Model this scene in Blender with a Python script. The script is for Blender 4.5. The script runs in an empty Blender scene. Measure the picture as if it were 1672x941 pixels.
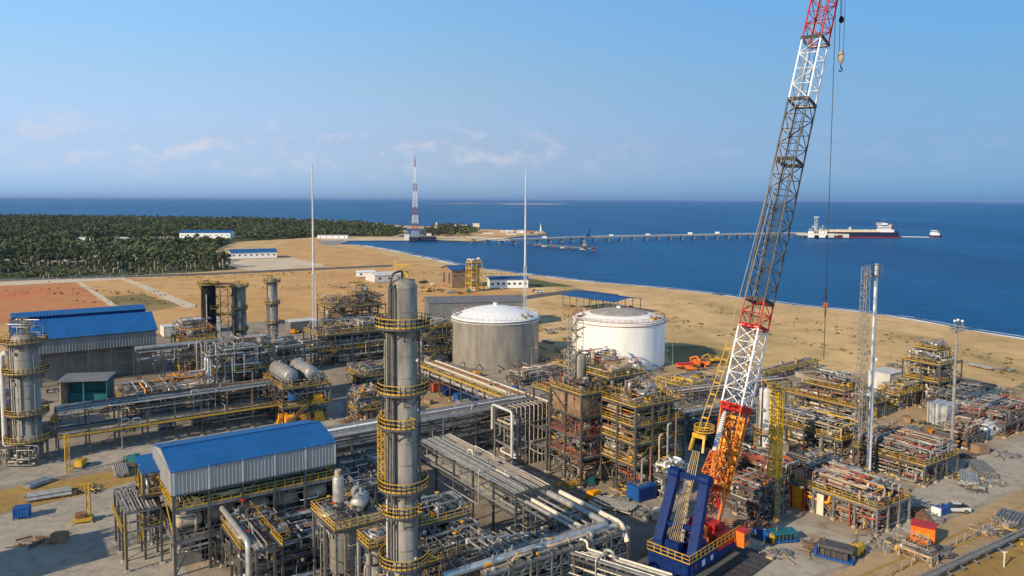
import bpy, math, random
from mathutils import Vector, Matrix, noise
from mathutils.geometry import tessellate_polygon
R = math.radians
SC = bpy.context.scene
COL = SC.collection
# ------------------------------------------------------------------ camera
FPX, PX, PY, CAMH = 1250.0, 836.0, 415.0, 60.0
PITCH, ROLL = R(4.1), R(0.257)
F0 = Vector((0, math.cos(PITCH), -math.sin(PITCH)))
U0 = Vector((0, math.sin(PITCH), math.cos(PITCH)))
R0 = Vector((1, 0, 0))
RR = R0*math.cos(ROLL) + U0*math.sin(ROLL)
UU = U0*math.cos(ROLL) - R0*math.sin(ROLL)
CAMP = Vector((0, 0, CAMH))
cam = bpy.data.cameras.new('camera'); camo = bpy.data.objects.new('camera', cam); COL.objects.link(camo)
m = Matrix((RR, UU, -F0)).transposed().to_4x4(); m.translation = CAMP
camo.matrix_world = m
cam.sensor_fit = 'HORIZONTAL'; cam.sensor_width = 36; cam.lens = 36*FPX/1672
cam.shift_y = -(470.5-PY)/1672
cam.clip_start = 1; cam.clip_end = 200000
SC.camera = camo
# ------------------------------------------------------------------ light
SUN_EL = R(27); TRAVEL = Vector((.74, .67, 0)).normalized()
w = bpy.data.worlds.new('World'); SC.world = w; w.use_nodes = True
nt = w.node_tree; bg = nt.nodes['Background']
sky = nt.nodes.new('ShaderNodeTexSky'); sky.sky_type = 'NISHITA'; sky.sun_disc = False
sky.sun_elevation = SUN_EL
sky.sun_rotation = -math.atan2(-TRAVEL.x, -TRAVEL.y)
sky.air_density = 1.2; sky.dust_density = 0.6; sky.ozone_density = 3.0; sky.altitude = 60
bg.inputs[1].default_value = 0.105
def wn(t, **k):
    n = nt.nodes.new(t)
    for a, b in k.items(): setattr(n, a, b)
    return n
L = nt.links.new
tc = wn('ShaderNodeTexCoord'); sep = wn('ShaderNodeSeparateXYZ'); L(tc.outputs['Generated'], sep.inputs[0])
# sky tint: keeps the band over the horizon a clear blue
hsv = wn('ShaderNodeHueSaturation'); hsv.inputs['Saturation'].default_value = 1.0
L(sky.outputs[0], hsv.inputs['Color'])
tint = wn('ShaderNodeMix', data_type='RGBA', blend_type='MULTIPLY'); tint.inputs[0].default_value = 1
L(hsv.outputs[0], tint.inputs[6])
tr = wn('ShaderNodeValToRGB'); tr.name = 'tint'
L(sep.outputs[2], tr.inputs[0]); L(tr.outputs[0], tint.inputs[7])
e = tr.color_ramp.elements
e[0].position = 0.0; e[0].color = (.38, .66, 1.5, 1); e[1].position = 1; e[1].color = (1, 1, 1, 1)
for q_, c_ in ((.012, (.42, .69, 1.5, 1)), (.04, (.52, .65, 1.18, 1)), (.07, (.60, .65, 1.0, 1)), (.14, (.76, .80, .94, 1)), (.24, (.84, 1.04, 1.18, 1))):
    x = e.new(q_); x.color = c_
side = wn('ShaderNodeMapRange'); L(sep.outputs[0], side.inputs[0]); side.inputs[1].default_value = -.05; side.inputs[2].default_value = .5
t2_ = wn('ShaderNodeMix', data_type='RGBA', blend_type='MULTIPLY'); L(side.outputs[0], t2_.inputs[0]); L(tint.outputs[2], t2_.inputs[6]); t2_.inputs[7].default_value = (.82, 1.10, 1.27, 1)
tint = t2_
# low broken clouds above the horizon
mp = wn('ShaderNodeMapping'); L(tc.outputs['Generated'], mp.inputs[0]); mp.inputs['Scale'].default_value = (25, 25, 46)
nz = wn('ShaderNodeTexNoise'); nz.inputs['Scale'].default_value = 1.0; nz.inputs['Detail'].default_value = 7; nz.inputs['Roughness'].default_value = .55
L(mp.outputs[0], nz.inputs['Vector'])
cr = wn('ShaderNodeValToRGB'); cr.color_ramp.elements[0].position = .50; cr.color_ramp.elements[1].position = .68
L(nz.outputs[0], cr.inputs[0])
band = wn('ShaderNodeValToRGB'); b = band.color_ramp.elements
b[0].position = .020; b[0].color = (0, 0, 0, 1); b[1].position = .105; b[1].color = (0, 0, 0, 1)
x = b.new(.052); x.color = (1, 1, 1, 1); x = b.new(.078); x.color = (.8, .8, .8, 1)
L(sep.outputs[2], band.inputs[0])
mu = wn('ShaderNodeMath', operation='MULTIPLY'); L(cr.outputs[0], mu.inputs[0]); L(band.outputs[0], mu.inputs[1])
mu2 = wn('ShaderNodeMath', operation='MULTIPLY'); L(mu.outputs[0], mu2.inputs[0]); mu2.inputs[1].default_value = .6
# keep the clouds to the left half of the view
cl = wn('ShaderNodeMapRange'); L(sep.outputs[0], cl.inputs[0]); cl.inputs[1].default_value = -.10; cl.inputs[2].default_value = .2; cl.inputs[3].default_value = 1; cl.inputs[4].default_value = .12
mu3 = wn('ShaderNodeMath', operation='MULTIPLY'); L(mu2.outputs[0], mu3.inputs[0]); L(cl.outputs[0], mu3.inputs[1])
mx = wn('ShaderNodeMix', data_type='RGBA'); L(mu3.outputs[0], mx.inputs[0]); L(tint.outputs[2], mx.inputs[6])
mx.inputs[7].default_value = (6.0, 5.8, 6.3, 1)
L(mx.outputs[2], bg.inputs[0])
sl = bpy.data.lights.new('sun', 'SUN'); sl.energy = 5.0; sl.angle = R(.6); sl.color = (1, .84, .63)
so = bpy.data.objects.new('sun', sl); COL.objects.link(so)
sd = Vector((TRAVEL.x*math.cos(SUN_EL), TRAVEL.y*math.cos(SUN_EL), -math.sin(SUN_EL)))
so.rotation_euler = sd.to_track_quat('-Z', 'Y').to_euler()
so.location = (-200, -100, 200)
vs = SC.view_settings; vs.view_transform = 'Standard'; vs.look = 'None'; vs.gamma = 1; vs.exposure = 0.25; vs.use_curve_mapping = False
# ------------------------------------------------------------------ helpers
PHI = R(34.6)
UV = Vector((math.cos(PHI), math.sin(PHI), 0)); WV = Vector((-math.sin(PHI), math.cos(PHI), 0))
def W(px, py, z=0.0):
    "the point at height z that the photograph shows at this pixel"
    r = RR*(px-PX) - UU*(py-PY) + F0*FPX
    t = (z-CAMH)/r.z
    return CAMP + r*t
def D(px, py, d):
    "the point on that line of sight at forward distance d"
    r = RR*(px-PX) - UU*(py-PY) + F0*FPX
    return CAMP + r*(d/r.y)
MATS = {}
def mat(name, rgb, rough=.6, metal=0.0, var=.18, scale=.35, bump=0.0, bscale=3.0, c2=None, spec=.4, streak=False):
    m = bpy.data.materials.new(name); m.use_nodes = True; t = m.node_tree
    p = t.nodes['Principled BSDF']; p.inputs['Roughness'].default_value = rough; p.inputs['Metallic'].default_value = metal
    p.inputs['Specular IOR Level'].default_value = spec
    g = t.nodes.new('ShaderNodeNewGeometry'); n = t.nodes.new('ShaderNodeTexNoise')
    n.inputs['Scale'].default_value = scale; n.inputs['Detail'].default_value = 6; n.inputs['Roughness'].default_value = .62
    if streak:
        mp = t.nodes.new('ShaderNodeMapping'); mp.inputs['Scale'].default_value = (1, 1, .18)
        t.links.new(g.outputs['Position'], mp.inputs[0]); t.links.new(mp.outputs[0], n.inputs['Vector'])
    else: t.links.new(g.outputs['Position'], n.inputs['Vector'])
    r = t.nodes.new('ShaderNodeValToRGB'); e = r.color_ramp.elements
    a = tuple(c*(1-var) for c in rgb); b = tuple(min(1, c*(1+var)) for c in rgb) if c2 is None else c2[:3]
    e[0].position = .32; e[0].color = (*a, 1); e[1].position = .68; e[1].color = (*b, 1)
    t.links.new(n.outputs[0], r.inputs[0]); t.links.new(r.outputs[0], p.inputs['Base Color'])
    if bump:
        n2 = t.nodes.new('ShaderNodeTexNoise'); n2.inputs['Scale'].default_value = bscale; n2.inputs['Detail'].default_value = 5
        t.links.new(g.outputs['Position'], n2.inputs['Vector'])
        bp = t.nodes.new('ShaderNodeBump'); bp.inputs['Strength'].default_value = bump; bp.inputs['Distance'].default_value = 1/bscale
        t.links.new(n2.outputs[0], bp.inputs['Height']); t.links.new(bp.outputs[0], p.inputs['Normal'])
    MATS[name] = m; return m
mat('steel', (.085, .083, .08), .6, .2, .35, 1.5)
mat('steel_light', (.20, .195, .185), .5, .3, .3, 1.2)
mat('galv', (.30, .285, .26), .52, .35, .35, 1.0)
mat('clad', (.44, .42, .38), .45, .5, .3, .9)
mat('shell', (.225, .20, .165), .65, .05, .45, .9, streak=True)
mat('shell_dull', (.20, .185, .155), .6, .15, .35, .5, streak=True)
mat('pipe_grey', (.19, .185, .175), .5, .3, .3, 1.3)
mat('pipe_dark', (.065, .06, .058), .6, .2, .4, 1.5)
mat('rust', (.20, .10, .055), .8, 0, .45, 1.2)
mat('tan_paint', (.36, .28, .19), .7, 0, .3, .6)
mat('brown_panel', (.24, .155, .085), .75, 0, .25, .6)
mat('yellow', (.52, .31, .03), .5, 0, .28, 1.5)
mat('orange', (.72, .16, .015), .45, 0, .2, 1)
mat('amber', (.75, .30, .01), .5, 0, .25, 1)
mat('red', (.42, .022, .014), .45, 0, .25, 1)
mat('oxide', (.30, .07, .035), .6, 0, .3, 1)
mat('white', (.74, .73, .70), .45, 0, .08, .6)
mat('cream', (.62, .55, .42), .6, 0, .15, .6)
mat('grey_white', (.50, .49, .46), .6, 0, .2, .5)
mat('roof_blue', (.008, .092, .265), .6, 0, .16, .3, spec=.35)
mat('roof_blue_dull', (.016, .085, .22), .5, 0, .2, .2)
mat('navy', (.003, .020, .105), .55, 0, .3, 1.2, spec=.2)
mat('bright_yellow', (.74, .45, .02), .5, 0, .15, 1.5)
mat('blue', (.01, .075, .26), .45, 0, .2, 1)
mat('teal', (.01, .12, .14), .55, 0, .2, .4)
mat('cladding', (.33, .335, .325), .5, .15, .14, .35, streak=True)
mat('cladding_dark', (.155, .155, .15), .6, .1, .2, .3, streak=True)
mat('tank_concrete', (.215, .195, .165), .85, 0, .32, .35, streak=True)
mat('tank_white', (.76, .73, .66), .65, 0, .12, .3, streak=True)
mat('roof_dirty', (.30, .27, .23), .85, 0, .3, .35)
mat('grating', (.13, .115, .095), .8, .1, .4, 1.1)
mat('black', (.010, .010, .012), .8, 0, .2, 1, spec=.15)
mat('rubber', (.02, .02, .02), .85, 0, .3, 1)
mat('glass', (.02, .03, .04), .1, 0, .1, 1, spec=.8)
mat('rock', (.24, .20, .16), .9, 0, .4, .3, .5, 1)
mat('rope', (.05, .05, .05), .7)
mat('hull_dark', (.008, .014, .045), .5)
mat('hull_red', (.35, .03, .02), .5)
mat('leaf', (.062, .080, .036), .85, 0, .45, .02, c2=(.135, .145, .07, 1), spec=.1)
mat('leaf_dark', (.048, .066, .032), .85, 0, .4, .03, c2=(.10, .115, .055, 1), spec=.1)
mat('scrub', (.12, .105, .045), .9, 0, .4, .1)
mat('bark', (.40, .34, .27), .9, 0, .3, .5)
class MB:
    def __init__(s): s.v = []; s.f = []; s.mi = []; s.sm = []; s.mats = []
    def _m(s, m):
        if m not in s.mats: s.mats.append(m)
        return s.mats.index(m)
    def add(s, vs, fs, m, smooth=False):
        o = len(s.v); s.v += [tuple(v) for v in vs]; k = s._m(m)
        for f in fs: s.f.append(tuple(i+o for i in f)); s.mi.append(k); s.sm.append(smooth)
    def hexa(s, b, t, m):
        "b, t: four corners each, counter-clockwise seen from above"
        s.add(list(b)+list(t), [(3,2,1,0),(4,5,6,7),(0,1,5,4),(1,2,6,5),(2,3,7,6),(3,0,4,7)], m)
    def box(s, c, d, m, rz=0):
        x, y, z = d[0]/2, d[1]/2, d[2]/2; ca, sa = math.cos(rz), math.sin(rz)
        q = [(c[0]+a*x*ca-b*y*sa, c[1]+a*x*sa+b*y*ca) for a, b in ((-1,-1),(1,-1),(1,1),(-1,1))]
        s.hexa([(a, b, c[2]-z) for a, b in q], [(a, b, c[2]+z) for a, b in q], m)
    def b2(s, x0, x1, y0, y1, z0, z1, m): s.box(((x0+x1)/2, (y0+y1)/2, (z0+z1)/2), (abs(x1-x0), abs(y1-y0), abs(z1-z0)), m)
    def beam(s, p, q, w, h, m, up=None):
        p, q = Vector(p), Vector(q); d = (q-p)
        if d.length < 1e-5: return
        d.normalize(); u = Vector((0, 0, 1)) if up is None else Vector(up)
        if abs(d.dot(u)) > .98: u = Vector((1, 0, 0))
        x = d.cross(u).normalized()*(w/2); y = x.cross(d).normalized()*(h/2)
        s.hexa([p-x-y, p+x-y, q+x-y, q-x-y], [p-x+y, p+x+y, q+x+y, q-x+y], m)
    def sweep(s, pts, r, m, n=6, cap=True):
        pts = [Vector(p) for p in pts]; k = len(pts)
        if k < 2: return
        T = []
        for i in range(k):
            a = (pts[i]-pts[i-1]).normalized() if i else None
            b = (pts[i+1]-pts[i]).normalized() if i < k-1 else None
            T.append((a+b).normalized() if a is not None and b is not None and (a+b).length > 1e-6 else (a if a is not None else b))
        t0 = T[0]; ref = Vector((0, 0, 1)) if abs(t0.z) < .9 else Vector((1, 0, 0))
        nx = t0.cross(ref).normalized(); vs = []
        for i in range(k):
            t = T[i]; nx = (nx - t*nx.dot(t)); nx = nx.normalized() if nx.length > 1e-6 else t.orthogonal().normalized(); ny = t.cross(nx)
            rr = r[i] if isinstance(r, (list, tuple)) else r
            for j in range(n):
                a = 2*math.pi*j/n; vs.append(pts[i]+nx*(math.cos(a)*rr)+ny*(math.sin(a)*rr))
        fs = [(i*n+j, i*n+(j+1) % n, (i+1)*n+(j+1) % n, (i+1)*n+j) for i in range(k-1) for j in range(n)]
        s.add(vs, fs, m, n > 4)
        if cap:
            s.add(vs[:n], [tuple(range(n))[::-1]], m); s.add(vs[-n:], [tuple(range(n))], m)
    def rev(s, p, ax, prof, m, n=24, smooth=True, a0=0, a1=2*math.pi):
        "surface of revolution: prof = [(distance along the axis, radius)]"
        p = Vector(p); ax = Vector(ax).normalized(); u = ax.orthogonal().normalized() if abs(ax.z) < .99 else Vector((1, 0, 0)); v = ax.cross(u)
        full = abs(a1-a0-2*math.pi) < 1e-4; c = n if full else n+1; vs = []
        for t, r in prof:
            for j in range(c):
                a = a0+(a1-a0)*j/n; vs.append(p+ax*t+u*(math.cos(a)*r)+v*(math.sin(a)*r))
        fs = []
        for i in range(len(prof)-1):
            for j in range(n):
                j2 = (j+1) % c
                fs.append((i*c+j, i*c+j2, (i+1)*c+j2, (i+1)*c+j))
        s.add(vs, fs, m, smooth)
    def cyl(s, p, ax, L, r, m, n=16, r2=None):
        r2 = r if r2 is None else r2
        s.rev(p, ax, [(0, r), (L, r2)], m, n); s.rev(p, ax, [(0, 0.001), (0, r)], m, n, False); s.rev(p, ax, [(L, r2), (L, .001)], m, n, False)
    def vessel(s, p, ax, L, r, m, n=18, bands=True):
        k = .5*r; pr = [(0, .01), (k*.12, r*.55), (k*.45, r*.86), (k, r), (L-k, r), (L-k*.45, r*.86), (L-k*.12, r*.55), (L, .01)]
        s.rev(p, ax, pr, m, n)
        if bands:
            ax = Vector(ax).normalized(); q = Vector(p)
            t = k+.1
            while t < L-k:
                s.rev(q+ax*t, ax, [(0, r), (0, r*1.035), (.14, r*1.035), (.14, r)], m, n, False); t += max(1.6, L/7)
    def ribbed(s, p, A, B, N, m, pitch=.5, depth=.09):
        "profiled sheet: A along the ribs' step, B along the ribs, N outward"
        p, A, B, N = Vector(p), Vector(A), Vector(B), Vector(N).normalized()*depth; L = A.length; k = max(1, int(L/pitch)); st = A/k
        vs = []
        for i in range(k):
            b = p+st*i
            for t, o in ((0, 0), (.55, 0), (.65, 1), (.9, 1)):
                q = b+st*t+N*o; vs += [q, q+B]
        q = p+A; vs += [q, q+B]
        fs = [(2*i, 2*i+2, 2*i+3, 2*i+1) for i in range(len(vs)//2-1)]
        s.add(vs, fs, m)
    def build(s, name, parent=None, loc=None, rz=0):
        me = bpy.data.meshes.new(name); me.from_pydata(s.v, [], s.f)
        for k in s.mats: me.materials.append(MATS[k])
        me.polygons.foreach_set('material_index', s.mi); me.polygons.foreach_set('use_smooth', s.sm); me.update()
        o = bpy.data.objects.new(name, me); COL.objects.link(o)
        if parent is not None: o.parent = parent
        if loc is not None: o.location = loc; o.rotation_euler.z = rz
        return o
def tag(o, label, cat, group=None):
    o['label'] = label; o['category'] = cat
    if group: o['group'] = group
    return o
def kind(o, k): o['kind'] = k; return o
def thing(name, label, cat, loc=(0, 0, 0), rz=0, group=None):
    o = bpy.data.objects.new(name, None); COL.objects.link(o); o.empty_display_size = 1
    o.location = loc; o.rotation_euler.z = rz; return tag(o, label, cat, group)
def dup(o, parent, loc=None, rz=None, sc=None):
    c = o.copy(); COL.objects.link(c); c.parent = parent
    if loc is not None: c.location = loc
    if rz is not None: c.rotation_euler.z = rz
    if sc is not None: c.scale = sc
    for ch in o.children: dup(ch, c)
    return c
def fillet(pts, r):
    out = [Vector(pts[0])]
    for i in range(1, len(pts)-1):
        a, b, c = Vector(pts[i-1]), Vector(pts[i]), Vector(pts[i+1])
        d = min(r, (a-b).length*.45, (c-b).length*.45)
        p, q = b+(a-b).normalized()*d, b+(c-b).normalized()*d
        out += [p, b*.42+(p+q)*.29, q]
    out.append(Vector(pts[-1])); return out
def pipe(parent, pts, r, m, n=8, flange=False, name='pipe', bend=2.2):
    mb = MB(); mb.sweep(fillet(pts, r*bend), r, m, n)
    if flange:
        for i in range(len(pts)-1):
            a, b = Vector(pts[i]), Vector(pts[i+1])
            if (b-a).length > 2.4:
                d = (b-a).normalized(); c = a.lerp(b, .5); mb.cyl(c-d*.08, d, .16, r*1.55, m, n)
    return mb.build(name, parent)
def rail(mb, pts, m='yellow', h=1.15, step=1.7, t=.055, toe=.2, closed=False, fill=.0):
    pts = [Vector(p) for p in pts]
    if closed: pts = pts+[pts[0]]
    for a, b in zip(pts, pts[1:]):
        L = (b-a).length
        if L < .05: continue
        k = max(1, round(L/step)); z = Vector((0, 0, 1))
        for i in range(k+1): q = a.lerp(b, i/k); mb.beam(q, q+z*h, t*1.2, t*1.2, m)
        for hh, tt in ((h, t*1.25), (h*.55, t)): mb.beam(a+z*hh, b+z*hh, tt, tt, m)
        if toe: mb.beam(a+z*toe*.5, b+z*toe*.5, .03, toe, m)
def ladder(mb, p, q, side, m='yellow', wd=.55, cage=True, out=None):
    p, q = Vector(p), Vector(q); sv = Vector(side).normalized()*wd/2
    mb.beam(p-sv, q-sv, .07, .07, m); mb.beam(p+sv, q+sv, .07, .07, m)
    L = (q-p).length; k = int(L/.45)
    for i in range(k): c = p.lerp(q, (i+.5)/k); mb.beam(c-sv, c+sv, .05, .05, m)
    if cage and out is not None:
        o = Vector(out).normalized(); sn = sv.normalized(); kk = int(L/1.1)
        ring = [(-.38, 0), (-.38, .45), (0, .75), (.38, .45), (.38, 0)]
        for i in range(kk+1):
            c = p.lerp(q, min(1, (i+.2)/max(1, kk))); rp = [c+sn*a+o*b for a, b in ring]
            for a, b in zip(rp, rp[1:]): mb.beam(a, b, .05, .09, m)
        for a, b in ring[1:4]: mb.beam(p+sn*a+o*b, q+sn*a+o*b, .05, .05, m)
PM = ['galv']*5+['clad']*4+['pipe_grey']*5+['pipe_dark']*3+['rust', 'tan_paint', 'white']
def rand_pipe(rg, parent, x0, x1, y0, y1, z0, z1, mats=PM, rs=None, valves=True, up=.3):
    p = Vector((rg.uniform(x0, x1), rg.uniform(y0, y1), rg.uniform(z0, z1))); pts = [p]; last = -1
    lim = ((x0, x1), (y0, y1), (z0, z1))
    for _ in range(rg.randint(3, 7)):
        ax = rg.choices((0, 1, 2), (1, 1, up*2))[0]
        if ax == last: ax = (ax+rg.choice((1, 2))) % 3
        lo, hi = lim[ax]; nv = rg.uniform(lo, hi)
        if abs(nv-p[ax]) < .5: nv = hi if p[ax] < (lo+hi)/2 else lo
        if abs(nv-p[ax]) < .4: continue
        q = p.copy(); q[ax] = nv; pts.append(q); p = q; last = ax
    if len(pts) < 2: return
    r = rg.choice(rs or (.07, .08, .1, .1, .13, .16, .2, .28))
    o = pipe(parent, pts, r, rg.choice(mats), 6 if r < .12 else 8, rg.random() < .4)
    if valves and rg.random() < .3:
        a, b = pts[0], pts[1]; c = a.lerp(b, .5); mb = MB()
        mb.box(c, (r*3.4, r*3.4, r*3.4), rg.choice(('steel', 'pipe_dark', 'galv')))
        mb.beam(c, c+Vector((0, 0, r*3+.45)), .09, .09, 'galv')
        mb.cyl(c+Vector((0, 0, r*3+.42)), (0, 0, 1), .08, .26+r*.6, rg.choice(('yellow', 'red', 'yellow', 'amber', 'steel')), 8)
        mb.build('valve', o)
def saddle_vessel(parent, p, ax, L, r, m='clad', name='horizontal_vessel'):
    "p: floor point under one end"
    p = Vector(p); ax = Vector(ax).normalized(); up = Vector((0, 0, 1)); mb = MB(); q = p+up*(r+.7)
    mb.vessel(q, ax, L, r, m); 
    mb.cyl(q+ax*L*.3, up, r+.45, r*.16, m, 8); mb.cyl(q+ax*L*.7, up, r+.6, r*.13, m, 8); mb.cyl(q+ax*L*.7+up*(r+.55), up, .12, r*.25, m, 8)
    v = mb.build(name, parent)
    sd = ax.cross(up)
    for t in (.22, .78):
        sb = MB(); c = p+ax*L*t+up*(.35+r*.25); sb.beam(c-sd*r*.85, c+sd*r*.85, .35, .7+r*.5, 'steel'); sb.build('saddle', v)
    return v
def pump(parent, p, rg, m=None):
    p = Vector(p); mb = MB(); m = m or rg.choice(('blue', 'yellow', 'steel_light', 'galv', 'amber')); a = rg.choice(((1, 0, 0), (0, 1, 0)))
    A = Vector(a); mb.box(p+Vector((0, 0, .15)), (2.2, 2.2, .3) if rg.random() < .3 else ((2.6, 1.2, .3) if a[0] else (1.2, 2.6, .3)), 'tan_paint')
    mb.cyl(p-A*1.1+Vector((0, 0, .85)), A, 1.2, .42, m, 12); mb.cyl(p+A*.15+Vector((0, 0, .85)), A, .7, .55, 'steel_light', 12)
    mb.cyl(p+A*.5+Vector((0, 0, .9)), (0, 0, 1), 1.0, .15, 'galv', 8)
    return mb.build('pump', parent)
def floor_slab(mb, x0, x1, y0, y1, z, m='grating', bm='steel', bd=.4, step=3.0):
    mb.b2(x0, x1, y0, y1, z-.05, z, m)
    zb = z-.055-bd/2
    for y in (y0, y1): mb.beam((x0-.1, y, zb), (x1+.1, y, zb), .18, bd, bm)
    for x in (x0, x1): mb.beam((x, y0+.1, zb), (x, y1-.1, zb), .18, bd, bm)
    k = max(1, int((x1-x0)/step))
    for i in range(1, k): x = x0+(x1-x0)*i/k; mb.beam((x, y0+.1, zb-.03), (x, y1-.1, zb-.03), .12, bd*.8, bm)
LAND = []   # landmarks used to word labels
def module(name, label, cat, org, sx, sy, levels, nx=3, ny=2, seed=1, pipes=30, rails=None, equip=2, steel='steel', rz=PHI, brace=True,
           group=None, dm='grating', rm='yellow', vv=0, mats=PM, stairs=True, extra=2.6, topclutter=True, ground=True, pumps=2, vmat=('clad', 'galv', 'shell', 'tan_paint'), cs=.36, rs=None):
    rg = random.Random(seed); t = thing(name, label, cat, org, rz, group)
    lv = [(l, 0, 1, 0, 1) if not isinstance(l, tuple) else l for l in levels]
    top = max(l[0] for l in lv)
    c = MB(); c.beam((0, 0, 0), (0, 0, top+.02), cs, cs, steel); c.box((0, 0, .25), (cs*2.2, cs*2.2, .5), 'tan_paint'); first = None
    for i in range(nx+1):
        for j in range(ny+1):
            if 0 < i < nx and 0 < j < ny: continue
            loc = (sx*i/nx, sy*j/ny, 0)
            h = 0
            for l in lv:
                if l[1]*sx-.01 <= loc[0] <= l[2]*sx+.01 and l[3]*sy-.01 <= loc[1] <= l[4]*sy+.01: h = max(h, l[0])
            if h <= 0: continue
            if first is None: first = c.build('column', t, loc); first.scale.z = h/top
            else: dup(first, t, loc, sc=(1, 1, h/top))
    for k, (z, a, b, cc, d) in enumerate(lv):
        x0, x1, y0, y1 = a*sx, b*sx, cc*sy, d*sy
        mb = MB(); floor_slab(mb, x0, x1, y0, y1, z, dm, steel); dk = mb.build('deck', t)
        if rails is None or rails[k]:
            rb = MB(); rail(rb, [(x0, y0, z), (x1, y0, z), (x1, y1, z), (x0, y1, z)], (rails[k] if rails and isinstance(rails[k], str) else rm), closed=True); rb.build('railing', dk)
    if brace:
        def BR(a, b): q_ = MB(); q_.beam(a, b, .16, .16, steel); q_.build('brace', t)
        zs = [0]+sorted(set(l[0] for l in lv))
        for z0, z1 in zip(zs, zs[1:]):
            for i in range(nx):
                if rg.random() < .55:
                    xa, xb = sx*i/nx, sx*(i+1)/nx
                    if rg.random() < .5: xa, xb = xb, xa
                    BR((xa, 0, z0+.3), (xb, 0, z1-.4))
                    if rg.random() < .6: BR((xb, 0, z0+.3), ((xa+xb)/2, 0, (z0+z1)/2))
            for j in range(ny):
                ya, yb = sy*j/ny, sy*(j+1)/ny
                if rg.random() < .6: BR((0, ya, z0+.3), (0, yb, z1-.4))
                if rg.random() < .4: BR((sx, ya, z0+.3), (sx, yb, z1-.4))
    fl = ([(0, 0, 1, 0, 1)] if ground else [])+lv
    tot = sum((l[2]-l[1])*(l[4]-l[3]) for l in fl)
    zall = sorted(set(l[0] for l in fl))
    for l in fl:
        z, a, b, cc, d = l; i = zall.index(z); zt = zall[i+1]-.7 if i < len(zall)-1 else z+extra
        fr = (b-a)*(d-cc)/tot; x0, x1, y0, y1 = a*sx+.35, b*sx-.35, cc*sy+.35, d*sy-.35
        if z == top and not topclutter: continue
        for _ in range(int(pipes*fr)): rand_pipe(rg, t, x0, x1, y0, y1, z+.35, zt, mats, rs)
        for _ in range(max(1, round(equip*fr*len(fl))) if equip else 0):
            r = rg.uniform(.45, min(1.3, (zt-z)*.28)); horiz = rg.random() < .65
            if horiz:
                ax = (1, 0, 0) if (x1-x0) > (y1-y0) else (0, 1, 0); Lx = min((x1-x0 if ax[0] else y1-y0)*.75, rg.uniform(4, 8))
                px = rg.uniform(x0+r, x1-r-(Lx if ax[0] else 0)); py = rg.uniform(y0+r, y1-r-(0 if ax[0] else Lx))
                saddle_vessel(t, (px, py, z), ax, Lx, r, rg.choice(vmat))
            else:
                px, py = rg.uniform(x0+r, x1-r), rg.uniform(y0+r, y1-r); h = (zt-z)*rg.uniform(.7, 1.0); mb = MB()
                mb.vessel((px, py, z+.1), (0, 0, 1), h, r, rg.choice(vmat)); mb.build('vertical_vessel', t)
        if z == 0 or rg.random() < .5:
            for _ in range(pumps): pump(t, (rg.uniform(x0+1, x1-1), rg.uniform(y0+1, y1-1), z), rg)
    if stairs and len(zall) > 1:
        sb = MB(); s = 1
        for z0, z1 in zip(zall, zall[1:]):
            x0, x1 = (.5, min(sx-.5, .5+(z1-z0)*1.2)); x0, x1 = (x0, x1) if s > 0 else (x1, x0); s = -s
            for y in (-.9, -.15): sb.beam((x0, y, z0), (x1, y, z1), .08, .28, 'steel'); sb.beam((x0, y, z0+1), (x1, y, z1+1), .06, .06, rm)
            n = int((z1-z0)/.5)
            for i in range(n): f = (i+.5)/n; sb.box((x0+(x1-x0)*f, -.52, z0+(z1-z0)*f), (.4, .7, .06), 'grating')
        sb.build('stair', t)
    sb = MB()
    for _ in range(int(pipes*3.6)):
        l = rg.choices(fl, [(q[2]-q[1])*(q[4]-q[3]) for q in fl])[0]; z, a, b, cc, d = l; i = zall.index(z); zt = zall[i+1]-.6 if i < len(zall)-1 else z+extra*.7
        lim = ((a*sx, b*sx), (cc*sy, d*sy), (z+.1, zt)); p = Vector([rg.uniform(*q) for q in lim]); pts = [p.copy()]
        for _k in range(rg.randint(2, 6)):
            ax = rg.randrange(3); p = p.copy(); p[ax] = min(lim[ax][1], max(lim[ax][0], p[ax]+rg.choice((-1, 1))*rg.uniform(.5, 3.5)))
            if (p-pts[-1]).length > .2: pts.append(p)
        if len(pts) > 1: sb.sweep(pts, rg.choice((.04, .05, .06, .08)), rg.choice(mats), 4, False)
        if rg.random() < .5:
            c = pts[-1]; s_ = rg.uniform(.15, .5); sb.box(c, (s_, s_*rg.uniform(.6, 1.4), s_*rg.uniform(.8, 1.8)), rg.choice(('steel', 'galv', 'tan_paint', rm, 'grey_white', 'pipe_dark', 'rust')))
    if sb.v: o_ = sb.build('small_bore_piping', t); o_['kind'] = 'stuff'
    LAND.append((label, Vector(org)+Matrix.Rotation(rz, 3, 'Z')@Vector((sx/2, sy/2, 0)), max(sx, sy)/2))
    return t
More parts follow.
